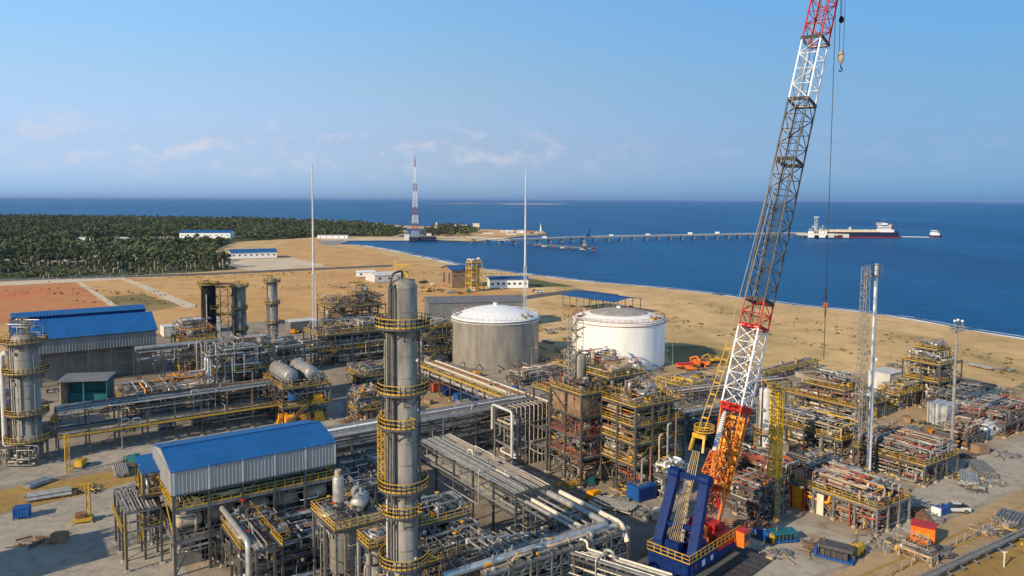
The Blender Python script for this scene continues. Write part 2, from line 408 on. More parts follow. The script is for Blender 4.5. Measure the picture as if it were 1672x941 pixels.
def rack(label, org, length, width, levels, npl, seed=1, rz=PHI, bay=6.5, walk=None, mats=PM, big=0, steel='steel', name='pipe_rack', group=None, cat='pipe rack', rr=(.1, .13, .16, .2, .26), conduit=True, droops=4):
    rg = random.Random(seed); t = thing(name, label, cat, org, rz, group); nb = max(1, round(length/bay)); top = max(levels)
    c = MB(); c.beam((0, 0, 0), (0, 0, top), .34, .34, steel); c.box((0, 0, .2), (.8, .8, .4), 'tan_paint'); first = c.build('column', t, (0, 0, 0))
    for i in range(nb+1):
        for y in (0, width):
            if i == 0 and y == 0: continue
            dup(first, t, (length*i/nb, y, 0))
    bm = MB()
    for z in levels:
        for i in range(nb+1): bm.beam((length*i/nb, -.3, z-.2), (length*i/nb, width+.3, z-.2), .2, .36, steel)
        for y in (0, width): bm.beam((0, y, z-.62), (length, y, z-.62), .18, .34, steel)
    for i in range(nb):
        if rg.random() < .5: bm.beam((length*i/nb, 0, .3), (length*(i+1)/nb, 0, levels[0]-.7), .14, .14, steel)
    bm.build('beams', t)
    for li, z in enumerate(levels):
        y = .35; k = 0
        while y < width-.3 and k < npl:
            r = rg.choice(rr)+(big if rg.random() < .2 else 0); a = 0 if rg.random() < .7 else rg.uniform(0, length*.5); b = length if rg.random() < .7 else rg.uniform(length*.55, length)
            pts = [(a, y+r, z+r+.02), (b, y+r, z+r+.02)]
            if rg.random() < .35: pts.append((b, y+r, z-rg.uniform(1.5, 3)) if rg.random() < .6 else (b, y+r, z+rg.uniform(1, 2)))
            if rg.random() < .3:
                mxx = a+(b-a)*rg.uniform(.3, .7); wv = 1.6; pts[1:1] = [(mxx, y+r, z+r+.02), (mxx, y+r, z+1.2+r), (mxx+wv, y+r, z+1.2+r), (mxx+wv, y+r, z+r+.02)]
            pipe(t, pts, r, rg.choice(mats), 8 if r > .12 else 6, False, bend=2); y += 2*r+max(.1, rg.uniform(.06, .9*width/npl)); k += 1
        if conduit:
            for yy in (width-.05,): mb = MB(); mb.b2(0, length, yy-.25, yy+.25, z+.05, z+.2, 'galv'); mb.build('cable_tray', t)
    if walk is not None:
        mb = MB(); z = walk; mb.b2(0, length, -1.2, -.25, z-.05, z, 'grating'); mb.beam((0, -1.22, z-.15), (length, -1.22, z-.15), .08, .22, 'yellow'); wk = mb.build('walkway', t)
        rb = MB(); rail(rb, [(0, -1.2, z), (length, -1.2, z)]); rb.build('railing', wk)
    for _ in range(droops): rand_pipe(rg, t, 0, length, -.3, width+.3, levels[0]-3, top+.8, mats, (.08, .1, .13))
    LAND.append((label, Vector(org)+Matrix.Rotation(rz, 3, 'Z')@Vector((length/2, width/2, 0)), length/2))
    return t
def lattice(mb, p, q, w0, w1, m, n=10, chord=.14, br=.07, side=None, w0b=None, w1b=None, x=False, nc=6):
    "square lattice from p to q; returns nothing. side: unit vector of one face direction"
    p, q = Vector(p), Vector(q); d = (q-p).normalized(); s = Vector(side) if side is not None else d.orthogonal(); s = (s-d*s.dot(d)).normalized(); t = d.cross(s)
    w0b = w0 if w0b is None else w0b; w1b = w1 if w1b is None else w1b
    def ring(f):
        c = p.lerp(q, f); a = (w0+(w1-w0)*f)/2; b = (w0b+(w1b-w0b)*f)/2
        return [c+s*a+t*b, c-s*a+t*b, c-s*a-t*b, c+s*a-t*b]
    for k in range(4): mb.sweep([ring(0)[k], ring(1)[k]], chord/2, m, nc)
    for i in range(n):
        A, B = ring(i/n), ring((i+1)/n)
        for k in range(4):
            k2 = (k+1) % 4
            if x: mb.sweep([A[k], B[k2]], br/2, m, 4); mb.sweep([A[k2], B[k]], br/2, m, 4)
            elif (i+k) % 2: mb.sweep([A[k], B[k2]], br/2, m, 4)
            else: mb.sweep([A[k2], B[k]], br/2, m, 4)
            mb.sweep([A[k], A[k2]], br/2, m, 4)
    A = ring(1)
    for k in range(4): mb.sweep([A[k], A[(k+1) % 4]], br*.6, m, 4)
# ------------------------------------------------------------------ the setting
def node_mat(name, build):
    m = bpy.data.materials.new(name); m.use_nodes = True; build(m.node_tree, m.node_tree.nodes['Principled BSDF']); MATS[name] = m; return m
def NZ(t, scale, detail=6, rough=.6, vec=None, mul=None):
    n = t.nodes.new('ShaderNodeTexNoise'); n.inputs['Scale'].default_value = scale; n.inputs['Detail'].default_value = detail; n.inputs['Roughness'].default_value = rough
    g = t.nodes.new('ShaderNodeNewGeometry')
    if mul:
        mp = t.nodes.new('ShaderNodeMapping'); mp.inputs['Scale'].default_value = mul[:3]; mp.inputs['Rotation'].default_value = (0, 0, mul[3] if len(mul) > 3 else 0)
        t.links.new(g.outputs['Position'], mp.inputs[0]); t.links.new(mp.outputs[0], n.inputs['Vector'])
    else: t.links.new(g.outputs['Position'], n.inputs['Vector'])
    return n.outputs[0]
def RAMP(t, src, stops):
    r = t.nodes.new('ShaderNodeValToRGB'); e = r.color_ramp.elements
    e[0].position, e[0].color = stops[0][0], (*stops[0][1], 1); e[1].position, e[1].color = stops[-1][0], (*stops[-1][1], 1)
    for p, c in stops[1:-1]: x = e.new(p); x.color = (*c, 1)
    t.links.new(src, r.inputs[0]); return r.outputs[0]
def MIXC(t, f, a, b, mode='MIX'):
    n = t.nodes.new('ShaderNodeMix'); n.data_type = 'RGBA'; n.blend_type = mode
    if isinstance(f, float): n.inputs[0].default_value = f
    else: t.links.new(f, n.inputs[0])
    for i, s in ((6, a), (7, b)):
        if isinstance(s, tuple): n.inputs[i].default_value = (*s, 1)
        else: t.links.new(s, n.inputs[i])
    return n.outputs[2]
def BUMP(t, p, src, st, dist):
    b = t.nodes.new('ShaderNodeBump'); b.inputs['Strength'].default_value = st; b.inputs['Distance'].default_value = dist
    t.links.new(src, b.inputs['Height']); t.links.new(b.outputs[0], p.inputs['Normal'])
def ground_like(name, c1, c2, c3, big=.012, small=.25, dark=.5, bump=.5, stretch=None):
    def f(t, p):
        a = NZ(t, big, 7, .6, mul=stretch); base = RAMP(t, a, [(.35, c1), (.55, c2), (.7, c3)])
        s = NZ(t, small, 8, .7); sp = RAMP(t, s, [(.30, (dark,)*3), (.5, (1, 1, 1)), (.72, (1.12, 1.12, 1.1))])
        c = MIXC(t, 1.0, base, sp, 'MULTIPLY'); t.links.new(c, p.inputs['Base Color'])
        p.inputs['Roughness'].default_value = .95; p.inputs['Specular IOR Level'].default_value = .15; BUMP(t, p, NZ(t, small*2, 8, .7), bump, .5)
    return node_mat(name, f)
DS = (1, .22, 1, -R(57))
ground_like('sand', (.44, .29, .13), (.58, .39, .185), (.46, .32, .16), .02, .12, .72, .5)
ground_like('beach', (.36, .25, .11), (.60, .40, .18), (.68, .48, .26), .02, .07, .62, .6, stretch=(1, .25, 1, -R(-57)))
ground_like('plain', (.46, .255, .095), (.55, .33, .135), (.40, .27, .125), .012, .06, .72, .3)
ground_like('red_soil', (.50, .17, .075), (.46, .21, .085), (.44, .245, .10), .012, .08, .85, .3)
ground_like('grassy', (.16, .13, .05), (.26, .19, .08), (.34, .23, .11), .03, .15, .6, .4)
ground_like('green', (.06, .08, .025), (.11, .12, .045), (.25, .18, .09), .03, .15, .6, .4)
ground_like('dirt_road', (.33, .225, .12), (.40, .28, .155), (.27, .19, .105), .03, .3, .72, .4)
ground_like('berm', (.30, .19, .06), (.36, .23, .075), (.26, .18, .07), .03, .3, .65, .5)
ground_like('yard', (.20, .165, .125), (.29, .245, .19), (.38, .31, .22), .03, .22, .5, .4)
ground_like('concrete', (.30, .26, .205), (.37, .325, .26), (.24, .205, .16), .05, .4, .62, .25)
ground_like('asphalt', (.09, .088, .085), (.12, .115, .11), (.15, .14, .125), .05, .5, .7, .2)
ground_like('pale_sand', (.52, .42, .29), (.58, .48, .34), (.50, .38, .24), .02, .12, .8, .3)
ground_like('forest_floor', (.04, .05, .02), (.07, .075, .03), (.16, .13, .07), .02, .1, .5, .3)
def seaf(t, p):
    a = NZ(t, .0035, 5, .6, mul=(1, .35, 1, R(20))); c = RAMP(t, a, [(.36, (.002, .062, .19)), (.5, (.003, .088, .235)), (.68, (.006, .118, .26))])
    s_ = RAMP(t, NZ(t, .03, 7, .65, mul=(1, 3.2, 1, R(-30))), [(.33, (.66, .72, .78)), (.5, (1, 1, 1)), (.68, (1.2, 1.2, 1.16))]); c = MIXC(t, 1.0, c, s_, 'MULTIPLY'); t.links.new(c, p.inputs['Base Color']); p.inputs['Roughness'].default_value = .34; p.inputs['IOR'].default_value = 1.33; p.inputs['Specular IOR Level'].default_value = .08
    h1 = NZ(t, .12, 6, .62, mul=(1, 2.2, 1, R(-33))); h2 = NZ(t, .5, 5, .6, mul=(1, 2, 1, R(-25)))
    ad = t.nodes.new('ShaderNodeMath'); ad.operation = 'MULTIPLY_ADD'; t.links.new(h2, ad.inputs[0]); ad.inputs[1].default_value = .35; t.links.new(h1, ad.inputs[2])
    BUMP(t, p, ad.outputs[0], 1.0, 2.2)
node_mat('sea', seaf)
def foamf(t, p):
    p.inputs['Base Color'].default_value = (.75, .74, .70, 1); p.inputs['Roughness'].default_value = .8
    a = NZ(t, .04, 6, .7); r = RAMP(t, a, [(.40, (0, 0, 0)), (.52, (1, 1, 1))]); t.links.new(r, p.inputs['Alpha'])
node_mat('foam', foamf)
def wetf(t, p):
    p.inputs['Base Color'].default_value = (.25, .19, .12, 1); p.inputs['Roughness'].default_value = .4
node_mat('wet_sand', wetf)
NOJAG = {'sea', 'ground', 'lagoon', 'wheel_track'}
def sheet(name, pts, z, m, k='structure', label=None):
    pts = [Vector((q[0], q[1], z)) for q in pts]
    if name not in NOJAG:
        per = sum((pts[i]-pts[i-1]).length for i in range(len(pts))); amp = min(4.5, per*.008); st = max(per/160, 1.5); out = []
        if name in ('concrete_yard', 'site_road', 'crane_pad', 'field_road', 'plot_path', 'coast_road', 'main_road'): amp = min(.8, amp*.3)
        for i in range(len(pts)):
            a, b = pts[i-1], pts[i]; n_ = max(1, int((b-a).length/st))
            for j in range(n_):
                c = a.lerp(b, j/n_); f = 1.0; o_ = Vector((0, 0, 0))
                for _ in range(3): o_ += Vector((noise.noise(c*(f/(st*5))+Vector((7, 0, 0))), noise.noise(c*(f/(st*5))+Vector((0, 9, 0))), 0))*amp/f*1.3; f *= 2.2
                out.append(Vector((c.x+o_.x, c.y+o_.y, z)))
        pts = out
    tri = tessellate_polygon([pts]); me = bpy.data.meshes.new(name)
    me.from_pydata([tuple(q) for q in pts], [], [tuple(f) for f in tri]); me.materials.append(MATS[m]); me.update()
    for p in me.polygons:
        if p.normal.z < 0: p.flip()
    o = bpy.data.objects.new(name, me); COL.objects.link(o); o['kind'] = k; return o
def px(pts, z=0): return [W(a, b, z) for a, b in pts]
def V(x, y): return Vector((x, y, 0))
SEA = -1.0
# sea: one sheet out past the horizon
sheet('sea', [(-150000, -500), (150000, -500), (150000, 150000), (-150000, 150000)], SEA, 'sea')
shore = [V(720, -700), V(440, -170), V(316, 112), V(270, 223), V(242, 290), V(230, 317)]+px([(1672, 557), (1600, 545), (1530, 532), (1450, 518), (1380, 509), (1300, 501), (1200, 487), (1100, 474), (1020, 467), (950, 461), (870, 451), (820, 445), (780, 440), (740, 433), (700, 424), (650, 413), (620, 407), (590, 402), (565, 400), (545, 399.5), (541, 397), (560, 394)], SEA)
rest = px([(600, 392.5), (670, 392.5), (700, 393.5), (740, 395), (780, 395), (830, 389), (870, 384.5), (893, 381.5), (885, 378.5), (840, 376.5), (780, 375), (735, 371.5), (700, 370.5), (655, 369), (605, 364), (450, 358), (300, 356), (0, 353)], SEA)+[V(-2600, 2700), V(-5000, 1500), V(-5000, -700)]
sheet('ground', shore+rest, -.35, 'sand')
# sloped beach apron with wet sand and a line of surf
def strip(name, line, offs, zs, m, k='structure'):
    vs, fs = [], []; n = len(line)
    for i, p in enumerate(line):
        a, b = line[max(0, i-1)], line[min(n-1, i+1)]; d = (b-a); d.z = 0; d.normalize(); nn = Vector((d.y, -d.x, 0))
        for o, z in zip(offs, zs): q = p+nn*o; vs.append((q.x, q.y, z))
    for i in range(n-1): fs.append((2*i, 2*i+1, 2*i+3, 2*i+2))
    me = bpy.data.meshes.new(name); me.from_pydata(vs, [], fs); me.materials.append(MATS[m]); me.update()
    o = bpy.data.objects.new(name, me); COL.objects.link(o); o['kind'] = k; return o
def smooth(line, k=6):
    out = []
    for i in range(len(line)-1):
        p0, p1, p2, p3 = line[max(0, i-1)], line[i], line[i+1], line[min(len(line)-1, i+2)]
        for j in range(k):
            t = j/k; out.append(.5*((2*p1)+(p2-p0)*t+(2*p0-5*p1+4*p2-p3)*t*t+(3*p1-p0-3*p2+p3)*t**3))
    return out+[line[-1]]
sh = [Vector((q.x, q.y, 0)) for q in shore[:-1]]; rgw = random.Random(5)
sm = smooth(sh, 9); sm = [q+Vector((1, .6, 0))*(noise.noise(q*.03)*2.5) for q in sm]
strip('beach_slope', sm, (-16, 9), (-.30, -1.5), 'beach')
strip('wet_sand', sm, (-3, 4), (-.86, -.98), 'wet_sand')
strip('surf_foam', sm, (.4, 6.5), (-.9, -.93), 'foam', 'stuff')
strip('surf_foam', [q+Vector((9, 5, 0)) for q in sm], (0, 1.5), (-.93, -.94), 'foam', 'stuff')
S1 = -.34
beach_poly = px([(1720, 590), (1600, 563), (1500, 546), (1400, 529), (1300, 513), (1200, 498), (1100, 484), (1000, 474), (900, 463), (860, 468), (900, 520), (1100, 590), (1240, 600), (1420, 600), (1672, 640), (1720, 650)])
sheet('beach', beach_poly, -.30, 'beach')
sheet('plain', px([(-60, 458), (200, 455), (420, 443), (640, 430), (760, 455), (860, 480), (760, 500), (600, 515), (430, 528), (250, 530), (-60, 560)]), -.31, 'plain')
sheet('inner_plain', px([(380, 425), (470, 395), (545, 386), (545, 402), (600, 409), (680, 428), (740, 442), (640, 440), (480, 440)]), -.30, 'plain')
sheet('red_field', px([(-80, 466), (125, 462), (186, 502), (140, 515), (-80, 530)]), -.26, 'red_soil')
sheet('grass_patch', px([(168, 484), (232, 480), (300, 498), (250, 507), (192, 503)]), -.25, 'grassy')
sheet('pale_yard', px([(330, 426), (480, 421), (535, 434), (420, 442), (390, 440)]), -.25, 'pale_sand')
sheet('plot_path', px([(125, 461), (135, 461), (200, 503), (188, 504)]), -.22, 'pale_sand')
sheet('plot_path', px([(198, 456), (214, 456), (325, 500), (305, 503)]), -.22, 'pale_sand')
sheet('plot_path', px([(-10, 461), (180, 451), (205, 452), (205, 456), (-10, 467)]), -.21, 'pale_sand')
sheet('field_road', px([(-80, 456), (330, 446), (640, 432), (640, 435), (330, 449), (-80, 461)]), -.20, 'asphalt')
sheet('coast_road', px([(700, 505), (860, 482), (940, 472), (1010, 480), (1010, 484), (940, 477), (860, 488), (700, 512)]), -.20, 'asphalt')
sheet('green_patch', px([(838, 452), (870, 455), (935, 467), (880, 469), (842, 462)]), -.21, 'green')
sheet('green_patch', px([(1090, 565), (1150, 563), (1240, 588), (1180, 596), (1095, 590)]), -.21, 'grassy')
sheet('causeway', px([(520, 392), (545, 388.5), (640, 388.5), (760, 390), (760, 393), (545, 393)]), -.2, 'pale_sand')
sheet('lagoon', px([(655, 373), (700, 373.5), (704, 386.5), (650, 386.5), (668, 379)]), -.18, 'sea')
sheet('tidal_pool', px([(516, 393.5), (560, 392), (568, 395), (548, 400), (530, 400)]), -.17, 'wet_sand')
sheet('sandbank', px([(797, 333.0), (850, 332.6), (900, 332.8), (932, 333.1), (900, 333.9), (830, 333.9)], -1), -.6, 'pale_sand')
sheet('sandbank', px([(690, 332.4), (760, 332.3), (800, 332.6), (760, 333.0)], -1), -.7, 'sand')
# the plant's platform
plant = [(-300, 640), (0, 610), (240, 545), (480, 520), (640, 515), (720, 530), (760, 575), (930, 585), (1100, 598), (1240, 604), (1440, 610), (1560, 640), (1760, 700)]
sheet('yard', px(plant)+[V(330, 30), V(300, -120), V(-400, -120), V(-420, 120)], -.02, 'yard')
def gp(o, pts):  # points in the plant's own grid
    return [o+UV*a+WV*b for a, b in pts]
sheet('sand_strip', px([(-120, 838), (0, 800), (230, 762), (330, 745), (330, 770), (225, 790), (0, 838), (-120, 870)]), .0, 'berm')
sheet('concrete_yard', px([(-200, 800), (-60, 776), (0, 768), (330, 700), (560, 655), (560, 690), (330, 738), (0, 793), (-200, 835)]), .004, 'concrete')
sheet('concrete_yard', px([(-300, 900), (0, 842), (225, 785), (250, 800), (330, 990), (-300, 1200)]), .008, 'concrete')
sheet('sandy_lot', px([(690, 650), (760, 628), (840, 650), (900, 690), (700, 692)]), .004, 'dirt_road')
sheet('sandy_lot', px([(880, 520), (960, 520), (950, 600), (890, 600)]), .0, 'sand')
sheet('sandy_lot', px([(1400, 640), (1520, 600), (1760, 660), (1700, 712), (1540, 718), (1420, 740), (1395, 700)]), .004, 'dirt_road')
sheet('sandy_lot', px([(1090, 592), (1180, 600), (1170, 622), (1080, 615)]), .006, 'dirt_road')
sheet('site_road', px([(1760, 700), (1760, 740), (1672, 790), (1480, 872), (1330, 941), (1200, 1010), (1080, 1010), (1180, 930), (1300, 900), (1430, 868), (1500, 790), (1600, 745), (1672, 716)]), .008, 'concrete')
sheet('main_road', px([(1250, 990), (1360, 936), (1672, 796), (1800, 745), (1900, 800), (1672, 872), (1500, 960), (1450, 1000)]), .018, 'dirt_road')
sheet('wheel_track', px([(1270, 1000), (1400, 941), (1672, 823), (1800, 772), (1800, 776), (1672, 828), (1412, 941), (1290, 1000)]), .024, 'berm')
sheet('wheel_track', px([(1330, 1000), (1440, 941), (1672, 843), (1800, 790), (1800, 794), (1672, 848), (1452, 941), (1350, 1000)]), .024, 'berm')
sheet('roadside_bank', px([(1480, 1000), (1500, 965), (1672, 878), (1900, 790), (1950, 1000)]), .014, 'berm')
sheet('crane_pad', px([(1180, 880), (1290, 850), (1400, 880), (1340, 930), (1200, 990), (1000, 1010), (1040, 930)]), .012, 'concrete')
# ------------------------------------------------------------------ forest
def leafblob(mb, c, r, n, rg, m, s=.55, flat=.75):
    for _ in range(n):
        d = Vector((rg.gauss(0, 1), rg.gauss(0, 1), rg.gauss(0, 1))).normalized(); rad = rg.uniform(.55, 1.05)
        p = Vector(c)+Vector((d.x*r*rad, d.y*r*rad, d.z*r*rad*flat)); nn = (d+Vector((rg.uniform(-.6, .6), rg.uniform(-.6, .6), rg.uniform(-.2, .8)))).normalized()
        u = nn.orthogonal().normalized(); v = nn.cross(u); a = s*rg.uniform(.6, 1.4); ang = rg.uniform(0, 6.28); u, v = u*math.cos(ang)+v*math.sin(ang), v*math.cos(ang)-u*math.sin(ang)
        mb.add([p-u*a-v*a*.7, p+u*a-v*a*.5, p+u*a*.8+v*a, p-u*a*.6+v*a*.8], [(0, 1, 2, 3)], m)
trg = random.Random(11); TREES = []
for k in range(7):
    h = trg.uniform(8, 13); tm = MB(); bend = trg.uniform(-.6, .6)
    tm.sweep([(0, 0, 0), (bend*.4, 0, h*.4), (bend, .2, h*.82)], [.42, .3, .16], 'bark', 5)
    for a in range(4): an = a*1.6+trg.random(); tm.sweep([(bend*.6, 0, h*.55), (bend*.6+math.cos(an)*1.6, math.sin(an)*1.6, h*.78)], [.1, .04], 'bark', 4)
    cm = MB(); tall = k % 3 == 0
    for _ in range(7 if not tall else 6):
        a = trg.uniform(0, 6.28); rr = trg.uniform(.3, 2.6 if not tall else 1.4); zz = h*(trg.uniform(.58, .98) if not tall else trg.uniform(.45, 1.0))
        leafblob(cm, (bend+math.cos(a)*rr, math.sin(a)*rr, zz), trg.uniform(1.1, 2.0), 34, trg, 'leaf' if trg.random() < .6 else 'leaf_dark', .6)
    t = bpy.data.meshes.new('trunk'); TREES.append((tm, cm, h))
protos = []
for tm, cm, h in TREES:
    a = tm.build('trunk'); b = cm.build('crown'); protos.append((a.data, b.data)); bpy.data.objects.remove(a); bpy.data.objects.remove(b)
def inpoly(x, y, P):
    c = False; n = len(P)
    for i in range(n):
        a, b = P[i], P[i-1]
        if (a.y > y) != (b.y > y) and x < (b.x-a.x)*(y-a.y)/(b.y-a.y)+a.x: c = not c
    return c
FOREST = px([(-120, 458), (60, 455), (200, 450), (330, 443), (385, 438), (352, 424), (345, 412), (385, 395), (430, 392), (470, 390), (545, 386), (640, 386), (662, 380), (630, 372), (600, 367), (450, 361), (300, 358), (0, 355), (-120, 354)])
sheet('forest_floor', FOREST, -.15, 'forest_floor')
sheet('forest_clearing', px([(0, 423), (120, 418), (330, 412), (350, 417), (200, 425), (0, 432)]), -.12, 'pale_sand')
sheet('forest_clearing', px([(125, 391.5), (280, 386), (285, 389), (125, 395)]), -.12, 'pale_sand')
CLEAR = [px([(0, 424), (120, 419), (330, 413), (345, 417), (200, 424), (0, 431)]), px([(115, 390), (400, 385), (400, 396), (280, 397), (115, 399)]), px([(-200, 457), (200, 452), (330, 445), (330, 440), (200, 446), (-200, 452)]), px([(-100, 437), (330, 432), (330, 437), (-100, 443)])]
fr = random.Random(3); cand = []
y = 540.0
while y < 2250:
    st = 8.5 if y < 800 else (11 if y < 1300 else 15)
    xl, xr = -y*.76, -y*.1
    x = xl
    while x < xr:
        q = (x+fr.uniform(-.5, .5)*st, y+fr.uniform(-.5, .5)*st)
        if inpoly(q[0], q[1], FOREST) and not any(inpoly(q[0], q[1], c) for c in CLEAR[:2]+CLEAR[3:]) and not (inpoly(q[0], q[1], CLEAR[2]) and fr.random() < .8):
            if noise.noise(Vector((q[0]*.012, q[1]*.012, 0))) > -.38: cand.append(q)
        x += st
    y += st*.95
cand.sort(key=lambda q: q[1]); near, far = cand[:290], cand[290:]
def indiv(q, label, group, s=None, dk=0):
    tm_, cm_ = fr.choice(protos); t = thing('tree', label, 'tree', (q[0], q[1], -.15), fr.uniform(0, 6.28), group)
    s = s or fr.uniform(.5, 1.3); t.scale = (s, s, s*fr.uniform(.85, 1.15))
    for n, d in (('trunk', tm_), ('crown', cm_)): o = bpy.data.objects.new(n, d); COL.objects.link(o); o.parent = t
for q in near: indiv(q, 'slender pale-trunked tree in the front edge of the dark forest beyond the red field', 'trees along the forest edge')
# the wood behind reads as one mass
import array
def mass(name, pts, label, s0, nl, step):
    mb = MB()
    for i, q in enumerate(pts):
        h = fr.uniform(5.5, 12.5)*(1+.45*noise.noise(Vector((q[0]*.03, q[1]*.03, 9)))); m = 'leaf' if noise.noise(Vector((q[0]*.02, q[1]*.02, 3))) > -.05 else 'leaf_dark'
        for _ in range(3): leafblob(mb, (q[0]+fr.uniform(-3, 3)*s0, q[1]+fr.uniform(-3, 3)*s0, h*fr.uniform(.4, .85)), fr.uniform(1.6, 3.2)*s0, nl, fr, m, .9*s0*1.1)
    o = mb.build(name); tag(o, label, 'forest'); o['kind'] = 'stuff'; return o
print('trees', len(cand))
mass('forest', far, 'dense dark green forest spreading to the sea on the left', 1.3, 9, 1)
UND = []
for _ in range(1600):
    q = (fr.uniform(-560, -150), fr.uniform(560, 760))
    if inpoly(q[0], q[1], FOREST): UND.append(q)
mb = MB()
for q in UND: leafblob(mb, (q[0], q[1], .6), fr.uniform(.8, 2), 9, fr, 'leaf', .8, .5)
o = mb.build('undergrowth'); tag(o, 'low green undergrowth beneath the slender trees at the forest edge', 'bushes'); o['kind'] = 'stuff'
SP = px([(690, 387), (760, 385), (783, 379), (760, 373), (720, 371), (700, 375)]); sp = []
for _ in range(900):
    q = (fr.uniform(-150, -20), fr.uniform(1180, 1700))
    if inpoly(q[0], q[1], SP): sp.append(q)
mass('woodland', sp[:420], 'small round wood on the sandy spit right of the red and white mast', 1.1, 9, 1)
# ------------------------------------------------------------------ far buildings
def shed(name, label, cat, o, sx, sy, h, rise, wall, roof, rz=PHI, wins=0, open_=False, over=.4, door=0, group=None, posts=0, side=0, wh=None):
    t = thing(name, label, cat, o, rz, group); wt = .2
    if not open_:
        mb = MB(); mb.b2(0, sx, 0, sy, 0, h, wall)
        for x in (0, sx): mb.add([(x, 0, h), (x, sy, h), (x, sy/2, h+rise*.98)], [(0, 1, 2) if x else (2, 1, 0)], wall)
        mb.build('wall', t)
    else:
        pb = MB(); pb.beam((0, 0, 0), (0, 0, h), .3, .3, 'steel_light'); f = None; n = max(2, posts)
        for i in range(n+1):
            for yy in (.1, sy-.1):
                if f is None: f = pb.build('post', t, (.1+(sx-.2)*i/n, yy, 0))
                else: dup(f, t, (.1+(sx-.2)*i/n, yy, 0))
    rb = MB(); th = .15
    for s in (0, 1):
        ya, yb = (-over, sy/2) if s == 0 else (sy+over, sy/2); za = h-over*rise/(sy/2)
        a, b, c, d = (-over, ya, za), (sx+over, ya, za), (sx+over, yb, h+rise), (-over, yb, h+rise)
        up = lambda p: (p[0], p[1], p[2]+th)
        q = [a, b, c, d] if s == 0 else [b, a, d, c]; rb.hexa([Vector(p)+Vector((0, 0, .02)) for p in q], [up(p) for p in q], roof)
        if (sx > 8):
            k = int(sx/1.2)
            for i in range(1, k): xx = -over+(sx+2*over)*i/k; rb.beam(Vector((xx, ya, za+th+.02)), Vector((xx, yb, h+rise+th+.02)), .14, .07, roof)
    rb.build('roof', t)
    for i in range(wins):
        wb = MB(); x = sx*(i+.5)/wins; ww = min(1.8, sx/wins*.5); z = wh or h*.55
        wb.box((x, -.03, z), (ww, .1, 1.4), 'glass'); wo = wb.build('window', t); fb = MB(); fb.box((x, -.05, z-.78), (ww+.3, .16, .1), 'white'); fb.box((x, -.05, z+.76), (ww+.3, .14, .08), 'white'); fb.build('frame', wo)
    for i in range(side):
        wb = MB(); y = sy*(i+.5)/side; wb.box((-.03, y, h*.5), (.1, min(2.2, sy/side*.55), h*.6), 'glass'); wb.build('window', t)
    for i in range(door):
        db = MB(); x = sx*(i+.7)/max(1, door)*.9; db.box((x, -.04, 1.6), (2.2, .1, 3.2), 'blue'); db.build('door', t)
    LAND.append((label, Vector(o)+Matrix.Rotation(rz, 3, 'Z')@Vector((sx/2, sy/2, 0)), max(sx, sy)/2)); return t
a = W(377, 423); b = W(452, 421)
shed('warehouse', 'white single-storey building with a bright blue roof at the forest corner', 'building', a, (b-a).length, 26, 6, 2.6, 'white', 'roof_blue', math.atan2((b-a).y, (b-a).x), wins=8, side=5, over=.8)
a = W(293, 390); b = W(376, 390)
shed('warehouse', 'long low white building with a blue roof standing inside the forest', 'building', a, (b-a).length, 22, 9, 3, 'white', 'roof_blue', math.atan2((b-a).y, (b-a).x), wins=9, side=3, over=.8)
a = W(120, 391); 
for i, (x0, n, lb) in enumerate(((128, 18, 'small white house in a clearing at the left of the forest'), (176, 26, 'wide white hut in the middle of the forest clearing'), (205, 14, 'narrow white hut right of the wide one in the forest clearing'), (238, 16, 'white house nearest the long blue-roofed building in the forest'))):
    shed('house', lb, 'house', W(x0, 394), n, 8, 4, 1.4, 'white', 'grey_white', 0, wins=2)
shed('shed', 'long white roadside shed beyond the left thin mast', 'shed', W(518, 389.5), 45, 9, 4, 1, 'white', 'grey_white', R(3), wins=5)
shed('shed', 'low white shed with a pale grey roof beyond the orange plain', 'shed', W(612, 462), 22, 20, 5, 1.6, 'grey_white', 'grey_white', R(30), wins=3)
shed('shed', 'white flat lean-to shed left of the pale grey-roofed shed', 'shed', W(582, 452), 14, 10, 3.4, .8, 'white', 'white', R(12), wins=2)
shed('house', 'unfinished brown house with a dark blue roof beside the yellow steel tower', 'house', W(738, 470), 20, 18, 12, 2.4, 'brown_panel', 'roof_blue_dull', R(28), wins=4, side=2, over=1, wh=8)
shed('pavilion', 'white arcaded building with a slate blue roof at the beach edge', 'building', W(800, 471), 26, 16, 6, 1.4, 'white', 'roof_blue_dull', R(8), wins=7, over=.8, wh=3)
shed('warehouse', 'long dark grey warehouse with a low roof behind the concrete tank', 'warehouse', W(700, 538), 46, 22, 12, 1.6, 'cladding_dark', 'cladding_dark', R(12), wins=0)
shed('canopy', 'open-sided canopy with a deep blue roof on the sand behind the white tank', 'canopy', V(28, 419), 38, 21, 7.6, 1.3, 'steel', 'roof_blue_dull', R(-50), open_=True, posts=7, over=1)
module('tower_scaffold', 'yellow steel tower beside the unfinished brown house', 'tower', W(770, 476), 8, 7, [5, 10, 15, 19], 2, 2, 91, 14, equip=1, steel='yellow', mats=['yellow', 'white', 'amber'], rs=(.2, .3), stairs=False, pumps=0)
crg = random.Random(77)
